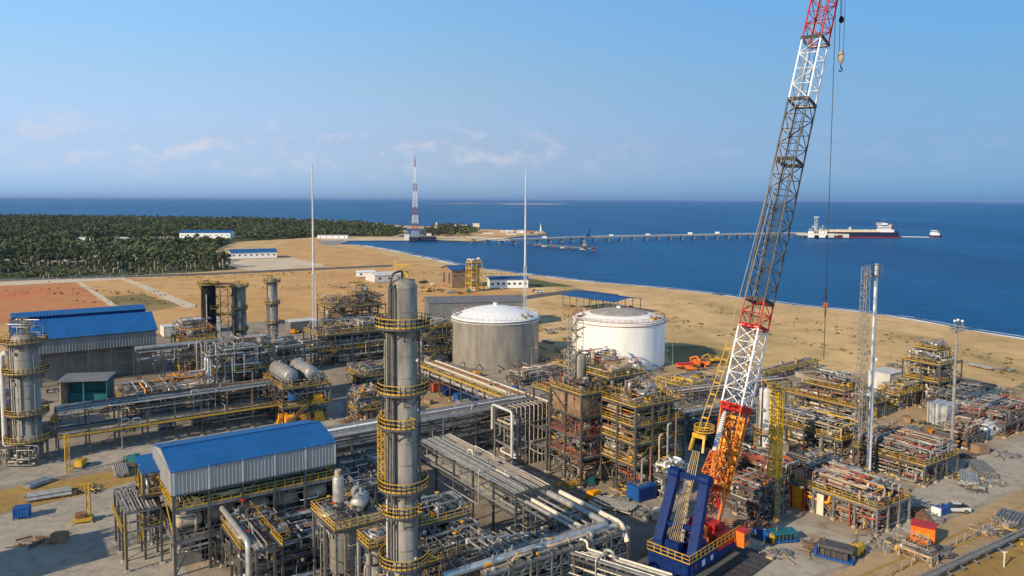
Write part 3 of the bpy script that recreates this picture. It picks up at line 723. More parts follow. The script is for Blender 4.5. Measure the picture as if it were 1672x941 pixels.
# spit: little buildings, lighthouse
for x0, y0, sx, h, wall, roof, lb in ((709, 378, 13, 10, 'tan_paint', 'oxide', 'brown block with a short white turret left of the wood on the spit'), (741, 375.5, 24, 8, 'white', 'white', 'wide white roofed hall showing above the wood on the spit'), (757, 376.5, 10, 8, 'white', 'grey_white', 'small white hut right of the wide hall on the spit'), (772, 378, 12, 13, 'cream', 'cream', 'cream stepped building at the right end of the wood'),
        (818, 380, 22, 5, 'grey_white', 'roof_blue_dull', 'low grey shed with a bluish roof halfway along the spit'), (845, 381, 14, 4, 'white', 'grey_white', 'small white hut near the tip of the spit'), (858, 381.5, 9, 4, 'tan_paint', 'oxide', 'small brown hut near the tip of the spit')):
    shed('building', lb, 'building', W(x0, y0), sx, 9, h, 1.6, wall, roof, 0, wins=2)
t = thing('lighthouse', 'small white beacon tower on the tip of the sandy spit', 'lighthouse', W(883, 381.5))
mb = MB(); mb.b2(-6, 6, -4, 4, 0, 4, 'tan_paint'); mb.build('base', t)
mb = MB(); mb.cyl((0, 0, 4), (0, 0, 1), 10, 1.5, 'white', 12, 1.0); mb.build('tower', t)
mb = MB(); mb.cyl((0, 0, 14), (0, 0, 1), 2, 1.3, 'glass', 12); mb.cyl((0, 0, 16), (0, 0, 1), 1.4, 1.5, 'white', 12, .1); mb.build('lantern', t)
t = thing('beacon', 'white turret standing on the brown block left of the wood', 'tower', W(713, 378))
mb = MB(); mb.cyl((0, 0, 0), (0, 0, 1), 15, 1.6, 'white', 10, 1.2); mb.build('shaft', t); mb = MB(); mb.cyl((0, 0, 15), (0, 0, 1), 2, 2.2, 'white', 10, .3); mb.build('cap', t)
for i, (a, b) in enumerate(((797, 382), (835, 383.5), (868, 381))):
    q = W(a, b); mb = MB(); mb.b2(-9, 9, -3, 3, -.2, 2.2, 'grey_white'); mb.b2(-6, -1, -2.5, 2.5, 2.2, 4, 'oxide'); mb.b2(2, 7, -2.5, 2.5, 2.2, 3.4, 'pipe_grey')
    o = mb.build('material_stack', None, q); tag(o, ('stacked white and brown boxes on the spit left of the bluish shed', 'stacked boxes on the spit between bluish shed and small huts', 'last stack of boxes before the beacon on the spit')[i], 'stack')
mb = MB(); rr = random.Random(8)
for i in range(150):
    f = i/150; a, b = W(700+193*f, 391-8*f), None; s = rr.uniform(1, 2.4); mb.box((a.x+rr.uniform(-2, 2), a.y+rr.uniform(-5, 5), -.5+rr.uniform(0, .5)), (s, s*.8, s*.7), 'rock', rr.uniform(0, 3))
o = mb.build('rock_revetment'); tag(o, 'dark boulders lining the shore of the spit', 'rocks'); o['kind'] = 'stuff'
# ------------------------------------------------------------------ masts
def banded(name, label, base, h, w0, w1, bands, n, side=(1, 0, 0), chord=.3, br=.15, foot=True):
    t = thing(name, label, 'mast', base); k = len(bands)
    for i, m in enumerate(bands):
        mb = MB(); f0, f1 = i/k, (i+1)/k; lattice(mb, (0, 0, h*f0), (0, 0, h*f1), w0+(w1-w0)*f0, w0+(w1-w0)*f1, m, n, chord, br, side); mb.build('mast_section', t)
    if foot:
        mb = MB(); mb.b2(-w0*.9, w0*.9, -w0*.9, w0*.9, -.5, .4, 'tank_concrete'); mb.build('footing', t)
    LAND.append((label, Vector(base), 5)); return t
t = banded('radio_mast', 'tall tapering red and white lattice mast on the causeway', W(678, 391), 118, 10, 1.4, ['grey_white', 'oxide', 'white', 'oxide', 'white', 'white', 'oxide', 'white', 'white', 'oxide'], 5, chord=.42, br=.24)  # dull red bands and thin members put distance haze into the mast itself
mb = MB(); mb.cyl((0, 0, 118), (0, 0, 1), 6, .35, 'oxide', 6); mb.build('antenna', t)
t = thing('equipment_compound', 'dark blue sheds and grey huts around the foot of the red and white mast', 'compound', W(668, 393))
for i, (x, y, sx, sy, h, m) in enumerate(((0, 0, 14, 8, 5, 'hull_dark'), (18, -2, 18, 8, 6, 'hull_dark'), (-8, 6, 8, 6, 9, 'grey_white'), (12, 9, 9, 6, 8, 'pipe_grey'), (24, 8, 7, 6, 10, 'grey_white'), (34, 0, 5, 5, 5, 'steel'))):
    mb = MB(); mb.b2(x, x+sx, y, y+sy, 0, h, m); mb.b2(x-.4, x+sx+.4, y-.4, y+sy+.4, h+.01, h+.5, 'steel_light'); mb.build('hut', t)
def thin_mast(label, base, h, w=1.0, m='grey_white', top=True):
    t = thing('lightning_mast', label, 'mast', base); mb = MB(); lattice(mb, (0, 0, 0), (0, 0, h*.45), w, w*.8, m, 20, .16, .09, UV); mb.build('lower_section', t)
    mb = MB(); mb.rev((0, 0, h*.45), (0, 0, 1), [(0, w*.42), (h*.25, w*.32), (h*.55, w*.16)], m, 10); mb.build('upper_section', t)
    mb = MB(); mb.b2(-1, 1, -1, 1, 0, .5, 'tank_concrete'); mb.build('footing', t); LAND.append((label, Vector(base), 3)); return t
b = W(514, 590); thin_mast('thin pale lattice mast rising left of the silver column', b, 60+(325-270)*b.y/1250-b.y*0+0, 1.1)
b = W(857, 560); b = V(b.x, 300); b = D(857, 520, 315); b.z = 0; thin_mast('thin pale mast rising directly behind the concrete tank', b, 60+(325-276)*315/1250, 1.1)
# ------------------------------------------------------------------ jetty and ships
t = thing('jetty', 'long pale pipe trestle jetty running across the bay to the loading berth', 'jetty', W(700, 392))
J = [W(700, 391.5), D(762, 395, 1060), D(830, 399, 1010), W(960, 395.5, SEA), W(1232, 389.5, SEA), W(1315, 388, SEA)]
J = [Vector((q.x, q.y, 5.5)) for q in J]; org = Vector(t.location); J = [q-org for q in J]
dk = MB(); pr = MB(); tot = 0
for a, b in zip(J, J[1:]): dk.beam(a, b, 7, 1.2, 'roof_dirty'); 
for a, b in zip(J[1:], J[2:]):
    s = (b-a).cross(Vector((0, 0, 1))).normalized()
    for o_ in (-2.6, -1.2, .4): pr.sweep([a+s*o_+Vector((0, 0, 1.6)), b+s*o_+Vector((0, 0, 1.6))], .5, 'grey_white', 6)
dk.build('deck', t); pr.build('pipes', t); first = None
for a, b in zip(J[1:], J[2:]):
    L_ = (b-a).length; k = max(1, round(L_/22)); an = math.atan2((b-a).y, (b-a).x)
    for i in range(k):
        q = a.lerp(b, (i+.5)/k)
        if first is None:
            mb = MB(); 
            for yy in (-3.5, 3.5): mb.cyl((0, yy, -9), (0, 0, 1), 8.2, .7, 'steel_light', 8)
            mb.b2(-1.1, 1.1, -4, 4, -2.2, -.65, 'steel_light'); first = mb.build('pile_bent', t, q, an)
        else: dup(first, t, q, an)
for i, (pxx, h) in enumerate(((890, 3), (1010, 2.5), (1080, 2.5), (1165, 4), (1222, 4))):
    mb = MB(); q = W(pxx, 389.8, 7)-org; mb.box((q.x, D(pxx, 389, 1).x*0+[J[3].lerp(J[4], max(0, (pxx-960)/272)).y, J[2].lerp(J[3], (pxx-830)/130).y][pxx < 960], 7.6), (6, 4, h), 'white'); mb.build('equipment_hut', t)
t = thing('piling_jetty', 'short unfinished jetty stub with piling rigs in front of the trestle', 'jetty', W(874, 404, SEA)); o_ = Vector(t.location); a = Vector((0, 0, 4)); b = W(968, 411.5, SEA)-o_; b.z = 4
mb = MB(); mb.beam(a, b, 5, 1, 'steel_light'); mb.build('deck', t)
for i in range(7): 
    q = a.lerp(b, i/6); mb = MB(); mb.cyl(q-Vector((0, 0, 6)), (0, 0, 1), 5.4, 1.0, 'steel', 8); mb.box(q-Vector((0, 0, 1.6)), (6 if i % 2 else 3, 7, 1.6), 'grey_white' if i % 2 else 'oxide'); mb.build('pile', t)
def rig(label, loc, h, m, lean):
    t = thing('piling_rig', label, 'crane', loc); mb = MB(); mb.b2(-4, 4, -3, 3, 0, 1.2, 'steel'); mb.build('base', t); mb = MB(); mb.b2(-2.5, 1.5, -1.5, 1.5, 1.22, 3.6, m); mb.build('cab', t)
    mb = MB(); lattice(mb, (1, 0, 3), (1+lean, 0, h), 1.2, .8, m, 6, .3, .2); mb.sweep([(-2, 0, 3.6), (1+lean, 0, h)], .12, m, 4); mb.build('boom', t)
q = W(955, 411, SEA); rig('tan piling rig on the unfinished jetty stub', (q.x, q.y, 4.6), 8, 'tan_paint', -2.5); q = W(970, 412, SEA); rig('blue and red piling rig at the outer end of the jetty stub', (q.x, q.y, 4.6), 8, 'blue', 2)
q = J[3]+org; rig('dark blue crane standing on the trestle above the rigs', (q.x, q.y, 6.5), 12, 'navy', 3)
# berth
B = W(1318, 389, SEA); t = thing('loading_berth', 'grey loading platform with a tall steel tower at the end of the trestle', 'berth', (B.x, B.y, SEA))
mb = MB(); mb.b2(-14, 46, -10, 12, 5, 7.5, 'cream'); mb.b2(46, 66, -4, 3, 5.5, 7, 'cream'); mb.build('deck', t)
for i in range(7):
    for y in (-8, 10): mb = MB(); mb.cyl((-10+i*9, y, -4), (0, 0, 1), 9, .9, 'steel_light', 8); mb.build('pile', t)
for x, m_ in ((2, 'white'), (20, 'white'), (34, 'grey_white'), (58, 'grey_white')): mb = MB(); mb.b2(x-5, x+5, -11.5, -10.2, 1.5, 6, m_); mb.build('fender', t)
mb = MB(); lattice(mb, (14, 0, 7.5), (14, 0, 33), 5, 3.5, 'grey_white', 6, .6, .35); mb.b2(11, 17, -3, 3, 33, 35, 'grey_white'); mb.build('access_tower', t)
for x, z in ((4, 15), (8, 19), (21, 17), (25, 20), (30, 14)):
    mb = MB(); mb.sweep([(x, 2, 7.5), (x, 2, 7.5+(z-7.5)*1.1), (x+3, 2, z-3)], .5, 'grey_white', 6); mb.b2(x-1.5, x+1.5, -1, 4, 7.5, 11, 'white'); mb.build('loading_arm', t)
def ship(name, label, cat, stern, L_, bw, hh, parts):
    "bow towards -x, stern at x=0"
    t = thing(name, label, cat, stern)
    n = 12; st = []
    for i in range(n+1):
        f = i/n; x = -L_*f; wd = bw/2*(1 if f < .75 else max(.04, 1-((f-.75)/.25)**2)); wd *= .85 if i == 0 else 1; sheer = hh+(0 if f < .85 else (f-.85)/.15*hh*.3)
        st.append([(x, -wd*.85, -2), (x, -wd, hh*.22), (x, -wd, hh*.24), (x, -wd, sheer), (x, wd, sheer), (x, wd, hh*.24), (x, wd, hh*.22), (x, wd*.85, -2)])
    hb = MB(); vs = [v for s in st for v in s]
    for i in range(n):
        for j in range(8):
            hb.add([st[i][j], st[i][(j+1) % 8], st[i+1][(j+1) % 8], st[i+1][j]], [(0, 1, 2, 3)], 'hull_red' if j in (0, 6, 7) else ('oxide' if j == 3 else 'hull_dark'))
    hb.add(st[0], [tuple(range(8))], 'hull_dark'); hb.build('hull', t); return t
S = W(1463, 388.5, SEA); t = ship('tanker', 'dark-hulled tanker with a white bridge moored at the berth', 'ship', (S.x, S.y, SEA), 142, 22, 9.5, 0); hh = 9.5
mb = MB(); mb.b2(-130, -32, -7, 7, hh+.1, hh+2.2, 'cream'); 
for y in (-3, 0, 3): mb.sweep([(-128, y, hh+3), (-34, y, hh+3)], .7, 'cream', 6)
for i in range(9): mb.box((-120+i*10, 0, hh+2.8), (1.2, 12, 1.6), 'cream')
mb.build('cargo_deck', t)
mb = MB(); mb.b2(-30, -8, -9, 9, hh+.05, hh+4, 'white'); mb.b2(-28, -12, -8, 8, hh+4, hh+12, 'white'); mb.b2(-29, -20, -10.5, 10.5, hh+12, hh+15, 'white')
for k in range(3): mb.b2(-28.05, -12, -8.1, 8.1, hh+5+k*2.4, hh+5.9+k*2.4, 'glass')
mb.b2(-29.1, -24, -9, 9, hh+12.9, hh+14.2, 'glass'); mb.build('superstructure', t)
mb = MB(); mb.cyl((-9, 0, hh+3), (0, 0, 1), 11, 3, 'oxide', 12, 2.4); mb.build('funnel', t)
mb = MB(); mb.cyl((-22, 0, hh+15), (0, 0, 1), 8, .4, 'oxide', 6); mb.build('radar_mast', t)
for x, z in ((-76, 8), (-134, 11), (-96, 4), (-52, 4)): mb = MB(); mb.cyl((x, 0, hh), (0, 0, 1), z, .9, 'white', 6); mb.beam((x, 0, hh+z), (x-4, 0, hh+z-3), .8, .8, 'white'); mb.build('deck_crane', t)
mb = MB(); mb.b2(-8, -1, -8, 8, hh+.1, hh+1.6, 'navy'); mb.build('mooring_deck', t)
S = W(1536, 387.5, SEA); t = ship('tugboat', 'small dark tug with a white wheelhouse astern of the tanker', 'boat', (S.x, S.y, SEA), 20, 9, 3.2, 0)
mb = MB(); mb.b2(-17, -4, -3.5, 3.5, 3.2, 7, 'white'); mb.b2(-16, -8, -3, 3, 7, 11.5, 'white'); mb.b2(-16.1, -8, -3.1, 3.1, 8.7, 10, 'glass'); mb.build('wheelhouse', t)
mb = MB(); mb.cyl((-12, 0, 11.5), (0, 0, 1), 6, .25, 'steel', 6); mb.build('mast', t); mb = MB(); mb.cyl((-5, 0, 6.8), (0, 0, 1), 3.4, 1, 'grey_white', 8); mb.build('funnel', t)
mb = MB(); a = W(1464, 387.2, SEA); b = W(1517, 388.2, SEA); mb.sweep([(a.x, a.y, SEA+.6), (b.x, b.y, SEA+.6)], .8, 'grey_white', 6); o = mb.build('floating_hose'); tag(o, 'pale floating line between the tanker stern and the tug', 'hose')
mb = MB(); mb.cyl((0, 0, 0), (0, 0, 1), 3, 1.3, 'steel', 8, .4); o = mb.build('buoy', None, W(1552, 357, SEA)); bpy.data.objects.remove(o)
# ------------------------------------------------------------------ the plant: tanks
def tank(label, c, r, h, wallm, roofm, rise, rimm, inner=None, spiral=None):
    t = thing('storage_tank', label, 'storage tank', c); n = 72
    mb = MB(); mb.rev((0, 0, 0), (0, 0, 1), [(0, r), (h, r)], wallm, n)
    k = 6
    for i in range(1, k): mb.rev((0, 0, h*i/k), (0, 0, 1), [(0, r), (0, r+.04), (.1, r+.04), (.1, r)], wallm, n, False)
    mb.rev((0, 0, h-.9), (0, 0, 1), [(0, r), (0, r+.35), (.12, r+.35), (.12, r)], rimm, n, False); mb.build('wall', t)
    mb = MB(); pr = [(h+rise, .01)]+[(h+.15+rise*(1-(f*f*.75+f*.25)), (r+.15)*f) for f in (.1, .2, .35, .5, .65, .8, .9, .97, 1)]+[(h, r+.2)]
    mb.rev((0, 0, 0), (0, 0, 1), pr, roofm, n)
    for i in range(16):
        a = i*math.pi/8; d = Vector((math.cos(a), math.sin(a), 0)); mb.beam(d*1.5+Vector((0, 0, h+rise+.02)), d*(r*.66)+Vector((0, 0, h+.22+rise*.5)), .12, .08, roofm)
    mb.build('roof', t)
    if inner:
        mb = MB(); mb.rev((0, 0, h+.35), (0, 0, 1), [(rise*.9+.3, .01), (rise*.8+.25, r*.25), (rise*.62+.2, r*.5), (rise*.3+.1, r*.74), (.2, r*.79)], inner, 48); mb.build('roof_covering', t)
    mb = MB(); pts = [(math.cos(2*math.pi*i/48)*(r-.1), math.sin(2*math.pi*i/48)*(r-.1), h+.2) for i in range(48)]; rail(mb, pts, rimm, 1.3, 2, .07, .25, True); mb.build('railing', t)
    mb = MB(); mb.cyl((0, 0, h+rise-.2), (0, 0, 1), 1.4, .8, roofm, 12); mb.cyl((0, 0, h+rise+1.2), (0, 0, 1), .2, 1.1, 'steel_light', 12); mb.build('vent', t)
    for a, m in ((2.6, 'oxide'), (-.5, 'oxide'), (-.75, 'yellow'), (3.4, 'steel')):
        mb = MB(); d = Vector((math.cos(a), math.sin(a), 0))*(r*.84); mb.box((d.x, d.y, h+.95), (3.2, 2, .5), m, a); mb.box((d.x*.98, d.y*.98, h+1.6), (.8, .8, 1.2), 'galv', a); mb.build('roof_fitting', t)
    for a in (-2.3, -1.9, -1.5, -1.2, -.9):
        d = Vector((math.cos(a), math.sin(a), 0)); pipe(t, [d*(r-.3)+Vector((0, 0, 1.6)), d*(r+2.2)+Vector((0, 0, 1.6)), d*(r+3.4)+Vector((0, 0, .4)), d*(r+6)+Vector((0, 0, .4))], .22, rg0.choice(('galv', 'pipe_dark', 'pipe_grey')))
    LAND.append((label, Vector(c), r)); return t
rg0 = random.Random(1)
tank('grey concrete-coloured storage tank with a white domed roof', V(-6.1, 283), 16.2, 16.6, 'tank_concrete', 'white', 4.0, 'white')
T2 = V(39.6, 281); t2 = tank('white storage tank with a dusty brown dome and rust-red railing', T2, 16.9, 16.6, 'tank_white', 'tank_white', 3.2, 'oxide', inner='roof_dirty')
# stair tower at the white tank
t = thing('stair_tower', 'pale lattice stair tower standing at the left of the white tank', 'stair tower', W(939, 634), PHI)
mb = MB(); lattice(mb, (0, 0, 0), (0, 0, 22), 3.4, 3.4, 'galv', 10, .22, .12, (1, 0, 0)); mb.build('frame', t)
for i in range(8):
    z = i*2.7+.3; mb = MB(); a = 1.4*(1 if i % 2 else -1); mb.beam((-a, .5, z), (a, .5, z+2.6), .9, .15, 'galv'); mb.beam((-a, .1, z+1), (a, .1, z+3.6), .06, .06, 'yellow'); mb.box((a, 0, z+2.6), (1.1, 3, .08), 'grating'); mb.build('stair_flight', t)
q = W(939, 634); mb = MB(); a = Matrix.Rotation(-PHI, 3, 'Z')@(T2-q); a.normalize(); mb.beam((0, 0, 18.4), a*9+Vector((0, 0, 18.4)), 1.1, .12, 'yellow'); mb.build('gangway', t)
# ------------------------------------------------------------------ columns
def plat(t, z, r0, r1, a0, a1, m='yellow', steel='steel'):
    mb = MB(); n = max(6, int((a1-a0)/.2)); P = [(math.cos(a0+(a1-a0)*i/n), math.sin(a0+(a1-a0)*i/n)) for i in range(n+1)]
    for (a, b), (c, d) in zip(P, P[1:]):
        mb.hexa([(a*r0, b*r0, z-.08), (a*r1, b*r1, z-.08), (c*r1, d*r1, z-.08), (c*r0, d*r0, z-.08)], [(a*r0, b*r0, z), (a*r1, b*r1, z), (c*r1, d*r1, z), (c*r0, d*r0, z)], 'grating')
        mb.beam((a*r1, b*r1, z-.12), (c*r1, d*r1, z-.12), .1, .3, steel)
    for i in range(0, n+1, 3): a, b = P[i]; mb.beam((a*r1*.97, b*r1*.97, z-.2), (a*r0*.99, b*r0*.99, z-1.9), .12, .12, steel)
    o = mb.build('platform', t); rb = MB(); rail(rb, [(a*r1, b*r1, z) for a, b in P], m, 1.2, 1.5, .07, .22)
    if a1-a0 < 6: 
        for k in (0, -1): a, b = P[k]; rail(rb, [(a*r0, b*r0, z), (a*r1, b*r1, z)], m, 1.2, 1.5, .07, .22)
    rb.build('railing', o); return o
def column(name, label, c, r, h, shell, plats, skirt=3, dome=.55, ladders=True, seed=0, pipes=4, head=True, lad_a=2.7, taper=None, rm='yellow'):
    rg = random.Random(seed); t = thing(name, label, 'tower', c)
    mb = MB(); z0 = skirt
    pr = [(0, r*1.04), (skirt, r*1.04), (skirt, r)]+([] if not taper else [(taper[0], r), (taper[0]+2, r*taper[1])]); rt = r*(taper[1] if taper else 1); pr.append((h-r*dome, rt))
    mb.rev((0, 0, 0), (0, 0, 1), pr, shell, 36)
    z = skirt+2.6
    while z < h-1.6:
        rz_ = r if not taper or z < taper[0] else rt
        mb.rev((0, 0, z), (0, 0, 1), [(0, rz_), (0, rz_+.05), (.12, rz_+.05), (.12, rz_)], shell, 36, False); z += 2.9
    mb.box((0, 0, .2), (r*2.5, r*2.5, .4), 'tan_paint'); mb.build('shell', t)
    mb = MB(); k = rt*dome; mb.rev((0, 0, h-k), (0, 0, 1), [(0, rt*1.02), (k*.35, rt*.95), (k*.7, rt*.72), (k*.93, rt*.35), (k, .01)], shell, 36); mb.build('dome', t)
    for p in plats: plat(t, p[0], (r if not taper or p[0] < taper[0] else rt)+.02, p[1], p[2], p[3], rm)
    if ladders:
        zs = sorted(p[0] for p in plats); zz = [0]+zs
        for i, (a, b) in enumerate(zip(zz, zz[1:])):
            if b-a < 1.5: continue
            an = lad_a+(.5 if i % 2 else -.3); d = Vector((math.cos(an), math.sin(an), 0)); s = Vector((-d.y, d.x, 0)); mb = MB(); ladder(mb, d*(r+.35)+Vector((0, 0, a+.1)), d*(r+.35)+Vector((0, 0, b+1.1)), s, 'yellow', .7, True, d); mb.build('ladder', t)
    for i in range(pipes):
        an = rg.uniform(-3.4, .6); d = Vector((math.cos(an), math.sin(an), 0)); rr = rg.choice((.09, .12, .16, .2)); zt = rg.uniform(h*.55, h-.3) ; zb = rg.uniform(0, h*.2)
        pipe(t, [d*(r-.1)+Vector((0, 0, zt)), d*(r+.45)+Vector((0, 0, zt)), d*(r+.45)+Vector((0, 0, zb)), d*(r+2.5)+Vector((0, 0, zb))], rr, rg.choice(('galv', 'pipe_dark', 'pipe_grey', 'pipe_grey')))
    for i in range(10):
        an = rg.uniform(-3.3, .3); d = Vector((math.cos(an), math.sin(an), 0)); z = rg.uniform(2, h-2); mb = MB(); mb.cyl(d*(r-.1)+Vector((0, 0, z)), d, .45, rg.uniform(.12, .4), 'galv', 10); mb.cyl(d*(r+.3)+Vector((0, 0, z)), d, .12, rg.uniform(.3, .5), 'steel_light', 10); mb.build('nozzle', t)
    if head:
        pipe(t, [(0, 0, h-.2), (0, 0, h+1.0), (-rt*.55, -rt*.6, h+.7), (-rt*.75, -rt*.8, h-1.2), (-rt*.72-.3, -rt*.78-.3, h*.5), (-rt*.72-.3, -rt*.78-.3, 1)], .15, 'pipe_dark', 8)
        mb = MB(); mb.beam((0, 0, h), (0, 0, h+1.8), .16, .16, 'yellow'); mb.beam((-.9, 0, h+1.75), (.9, 0, h+1.75), .14, .16, 'yellow'); mb.beam((0, -.7, h+1.2), (0, .7, h+1.2), .12, .14, 'yellow'); mb.box((.5, .3, h+.5), (.5, .5, .8), 'yellow'); mb.beam((-.9, .1, h+.3), (-.9, .1, h+2.4), .15, .15, 'yellow'); mb.build('davit', t)
    LAND.append((label, Vector(c), r)); return t
PI = math.pi
MC = D(657, 500, 100); MC = V(MC.x, MC.y)
t = column('distillation_column', 'towering silver distillation column with yellow platforms in the foreground', MC, 1.95, 49.6, 'shell',
    [(43.4, 3.55, -PI, PI), (34.7, 3.3, -PI, PI), (30.2, 3.2, -3.6, -.9), (21.8, 3.35, -PI, PI), (18.4, 2.9, -2.6, -.4), (11.5, 3.3, -PI, PI)], skirt=5, dome=.62, seed=4, pipes=1, lad_a=3.1, ladders=False)
for an, r_, zt, zb, m_ in ((-2.15, .17, 49, 30, 'pipe_dark'), (-1.95, .13, 49.2, 12, 'pipe_dark'), (-2.05, .1, 43, 20, 'steel_light'), (-.2, .16, 44, 3, 'pipe_dark'), (-2.95, .12, 42, 22, 'steel_light'), (2.9, .22, 21, 2, 'grey_white')):
    d = Vector((math.cos(an), math.sin(an), 0)); pipe(t, [d*1.8+Vector((0, 0, zt-.3)), d*2.3+Vector((0, 0, zt-.6)), d*2.3+Vector((0, 0, zb))], r_, m_)
mb = MB(); d = Vector((math.cos(2.9), math.sin(2.9), 0)); 
lattice(mb, d*3.0+Vector((0, -.6, 22)), d*3.0+Vector((0, -.6, 31.2)), .9, .9, 'yellow', 12, .1, .08, (1, 0, 0)); ladder(mb, d*3+Vector((0, -.6, 22)), d*3+Vector((0, -.6, 32)), (0, 1, 0), 'yellow', .8); mb.build('stair_cage', t)
LC = W(48, 752); LC.z = 0
t = column('distillation_column', 'broad grey column with yellow platform rings at the left edge of the plant', LC, 2.75, 29.6, 'shell_dull', [(27.6, 4.6, -PI, PI), (20.8, 4.5, -PI, PI), (11.3, 4.3, -PI, PI), (5.3, 4.7, -PI, PI)], skirt=6.5, dome=.5, seed=9, pipes=4)
pipe(t, [(-3.9, -.6, 24.5), (-4.1, -.6, 25.2), (-4.9, -.6, 24.2), (-5.0, -.6, 2.0)], .55, 'grey_white', 12)
mb = MB()
for i in range(8): a = i*PI/4+.2; mb.beam((3.9*math.cos(a), 3.9*math.sin(a), 0), (3.9*math.cos(a), 3.9*math.sin(a), 5.2), .3, .3, 'steel_light')
mb.build('support_legs', t)
rgx = random.Random(21)
for _ in range(26): rand_pipe(rgx, t, -4, 4, -4.4, -2.9, .4, 4.9, PM, (.1, .14, .2))
for _ in range(8): rand_pipe(rgx, t, -3, 3, -2, 2, 28.5, 32.5, PM, (.1, .14))
def C(px_, base_d): q = D(px_, 500, base_d); return V(q.x, q.y)
column('process_tower', 'matt black tower, leftmost of the three towers behind the pipe manifold', C(341, 283), 2.4, 28.5, 'black', [(28.0, 3.7, -PI, PI), (19, 3.4, -1, 1.4)], seed=12, pipes=2)
column('process_tower', 'grey tower linked by yellow bridges to the matt black tower', C(391, 290), 2.0, 27.5, 'shell_dull', [(26.5, 3.4, -PI, PI), (18, 2.9, -PI, PI), (10, 3.1, -PI, PI)], seed=13, pipes=6)
column('process_tower', 'slim grey tower standing alone right of the two linked towers', C(445, 312), 2.0, 27.5, 'shell_dull', [(26, 3.3, -PI, PI), (17, 3.0, -PI, PI), (9, 3.0, -PI, PI)], seed=14, pipes=6)
for (a, zt) in ((C(341, 283), 26.5),):
    t = thing('bridge_frame', 'dark pipe frame with yellow landings between the black tower and the grey tower', 'pipe frame', C(366, 286), 0)
    mb = MB(); lattice(mb, (0, 0, 0), (0, 0, 26.5), 4.5, 4.5, 'steel', 8, .3, .15, (1, 0, 0)); mb.build('frame', t)
    for z in (16, 26.6): mb = MB(); mb.b2(-3, 3, -2.4, 2.4, z-.1, z, 'grating'); rail(mb, [(-3, -2.4, z), (3, -2.4, z), (3, 2.4, z), (-3, 2.4, z)], 'yellow', closed=True); mb.build('landing', t)
    pipe(t, [(-3, 0, 27.8), (3.6, 0, 27.8), (3.6, 0, 3)], .5, 'pipe_dark', 10)
# ------------------------------------------------------------------ the blue-roofed compressor house in front
O = V(-52.4, 118)-UV*.9; SX, SY = 26.5, 15.2
t = thing('compressor_house', 'open steel house with a bright blue roof and grey profiled cladding in the foreground', 'process building', O, PHI)
cb = MB(); cb.beam((0, 0, 0), (0, 0, 17.15), .42, .42, 'steel'); first = None
for i in range(6):
    for y in (0, SY):
        loc = (SX*i/5, y, 0)
        if first is None: first = cb.build('column', t, loc)
        else: dup(first, t, loc)
ZC, ZE, ZR = 13.3, 17.2, 18.7
for nm, p, A, N, in (('front_cladding', (-.25, -.3, ZC), (SX+.5, 0, 0), (0, -1, 0)), ('rear_cladding', (SX+.25, SY+.3, ZC), (-SX-.5, 0, 0), (0, 1, 0)), ('gable_cladding', (-.3, SY+.25, ZC), (0, -SY-.5, 0), (-1, 0, 0)), ('gable_cladding', (SX+.3, -.25, ZC), (0, SY+.5, 0), (1, 0, 0))):
    mb = MB(); mb.ribbed(p, A, (0, 0, ZE-ZC), N, 'cladding', .58, .13)
    if nm == 'gable_cladding':
        x = p[0]; mb.add([(x, -.3, ZE), (x, SY+.3, ZE), (x, SY/2, ZR)], [(0, 1, 2)], 'cladding')
    if nm == 'front_cladding':
        for i in range(6): mb.b2(SX*i/5-.13, SX*i/5+.13, -.5, -.42, ZC, ZE, 'grey_white')
        mb.b2(-.3, SX+.3, -.5, -.3, ZC-.25, ZC, 'steel')
    mb.build(nm, t)
mb = MB()
for s in (0, 1):
    y0, y1 = (-.5, SY/2) if s == 0 else (SY+.5, SY/2); ze = ZE-.05
    p = Vector((-.4, y0, ze)); A = Vector((SX+.8, 0, 0)); B = Vector((0, y1-y0, ZR+.12-ze)); N = Vector((0, -1 if s == 0 else 1, 3))
    if s: p = p+A; A = -A
    mb.ribbed(p, A, B, N, 'roof_blue', .45, .022)
    q = p-Vector((0, 0, .14)); mb.add([q, q+A, q+A+B, q+B], [(3, 2, 1, 0)], 'cladding_dark')
    mb.beam((-.4, y0, ze-.05), (SX+.4, y0, ze-.05), .12, .16, 'roof_blue')
mb.beam((-.4, SY/2, ZR+.2), (SX+.4, SY/2, ZR+.2), .5, .06, 'roof_blue'); mb.build('roof', t)
for z, m in ((10.8, 'yellow'), (5.6, 'steel_light')):
    mb = MB(); floor_slab(mb, 0, SX, 0, SY, z, 'grating', 'steel_light', .5); dk = mb.build('deck', t); rb = MB(); rail(rb, [(0, -.02, z), (SX, -.02, z), (SX, SY, z), (0, SY, z)], m, 1.25, 1.5, .08, .22, True); rb.build('railing', dk)
rb = random.Random(31)
mb = MB()
for i in range(5):
    for z0, z1 in ((.2, 5), (6, 10.2), (11.4, 13)):
        if rb.random() < .5: mb.beam((SX*i/5, SY, z0), (SX*(i+1)/5, SY, z1), .16, .16, 'steel')
        if z0 < 9 and rb.random() < .3: mb.beam((SX*i/5, 0, z0), (SX*(i+.5)/5, 0, z1), .16, .16, 'steel')
for y in (0, SY/2): mb.beam((0, y, 11), (0, y+SY/2, 13.2), .16, .16, 'yellow'); mb.beam((0, y, 5.8), (0, y+SY/2, 10.4), .16, .16, 'yellow')
mb.build('bracing', t)
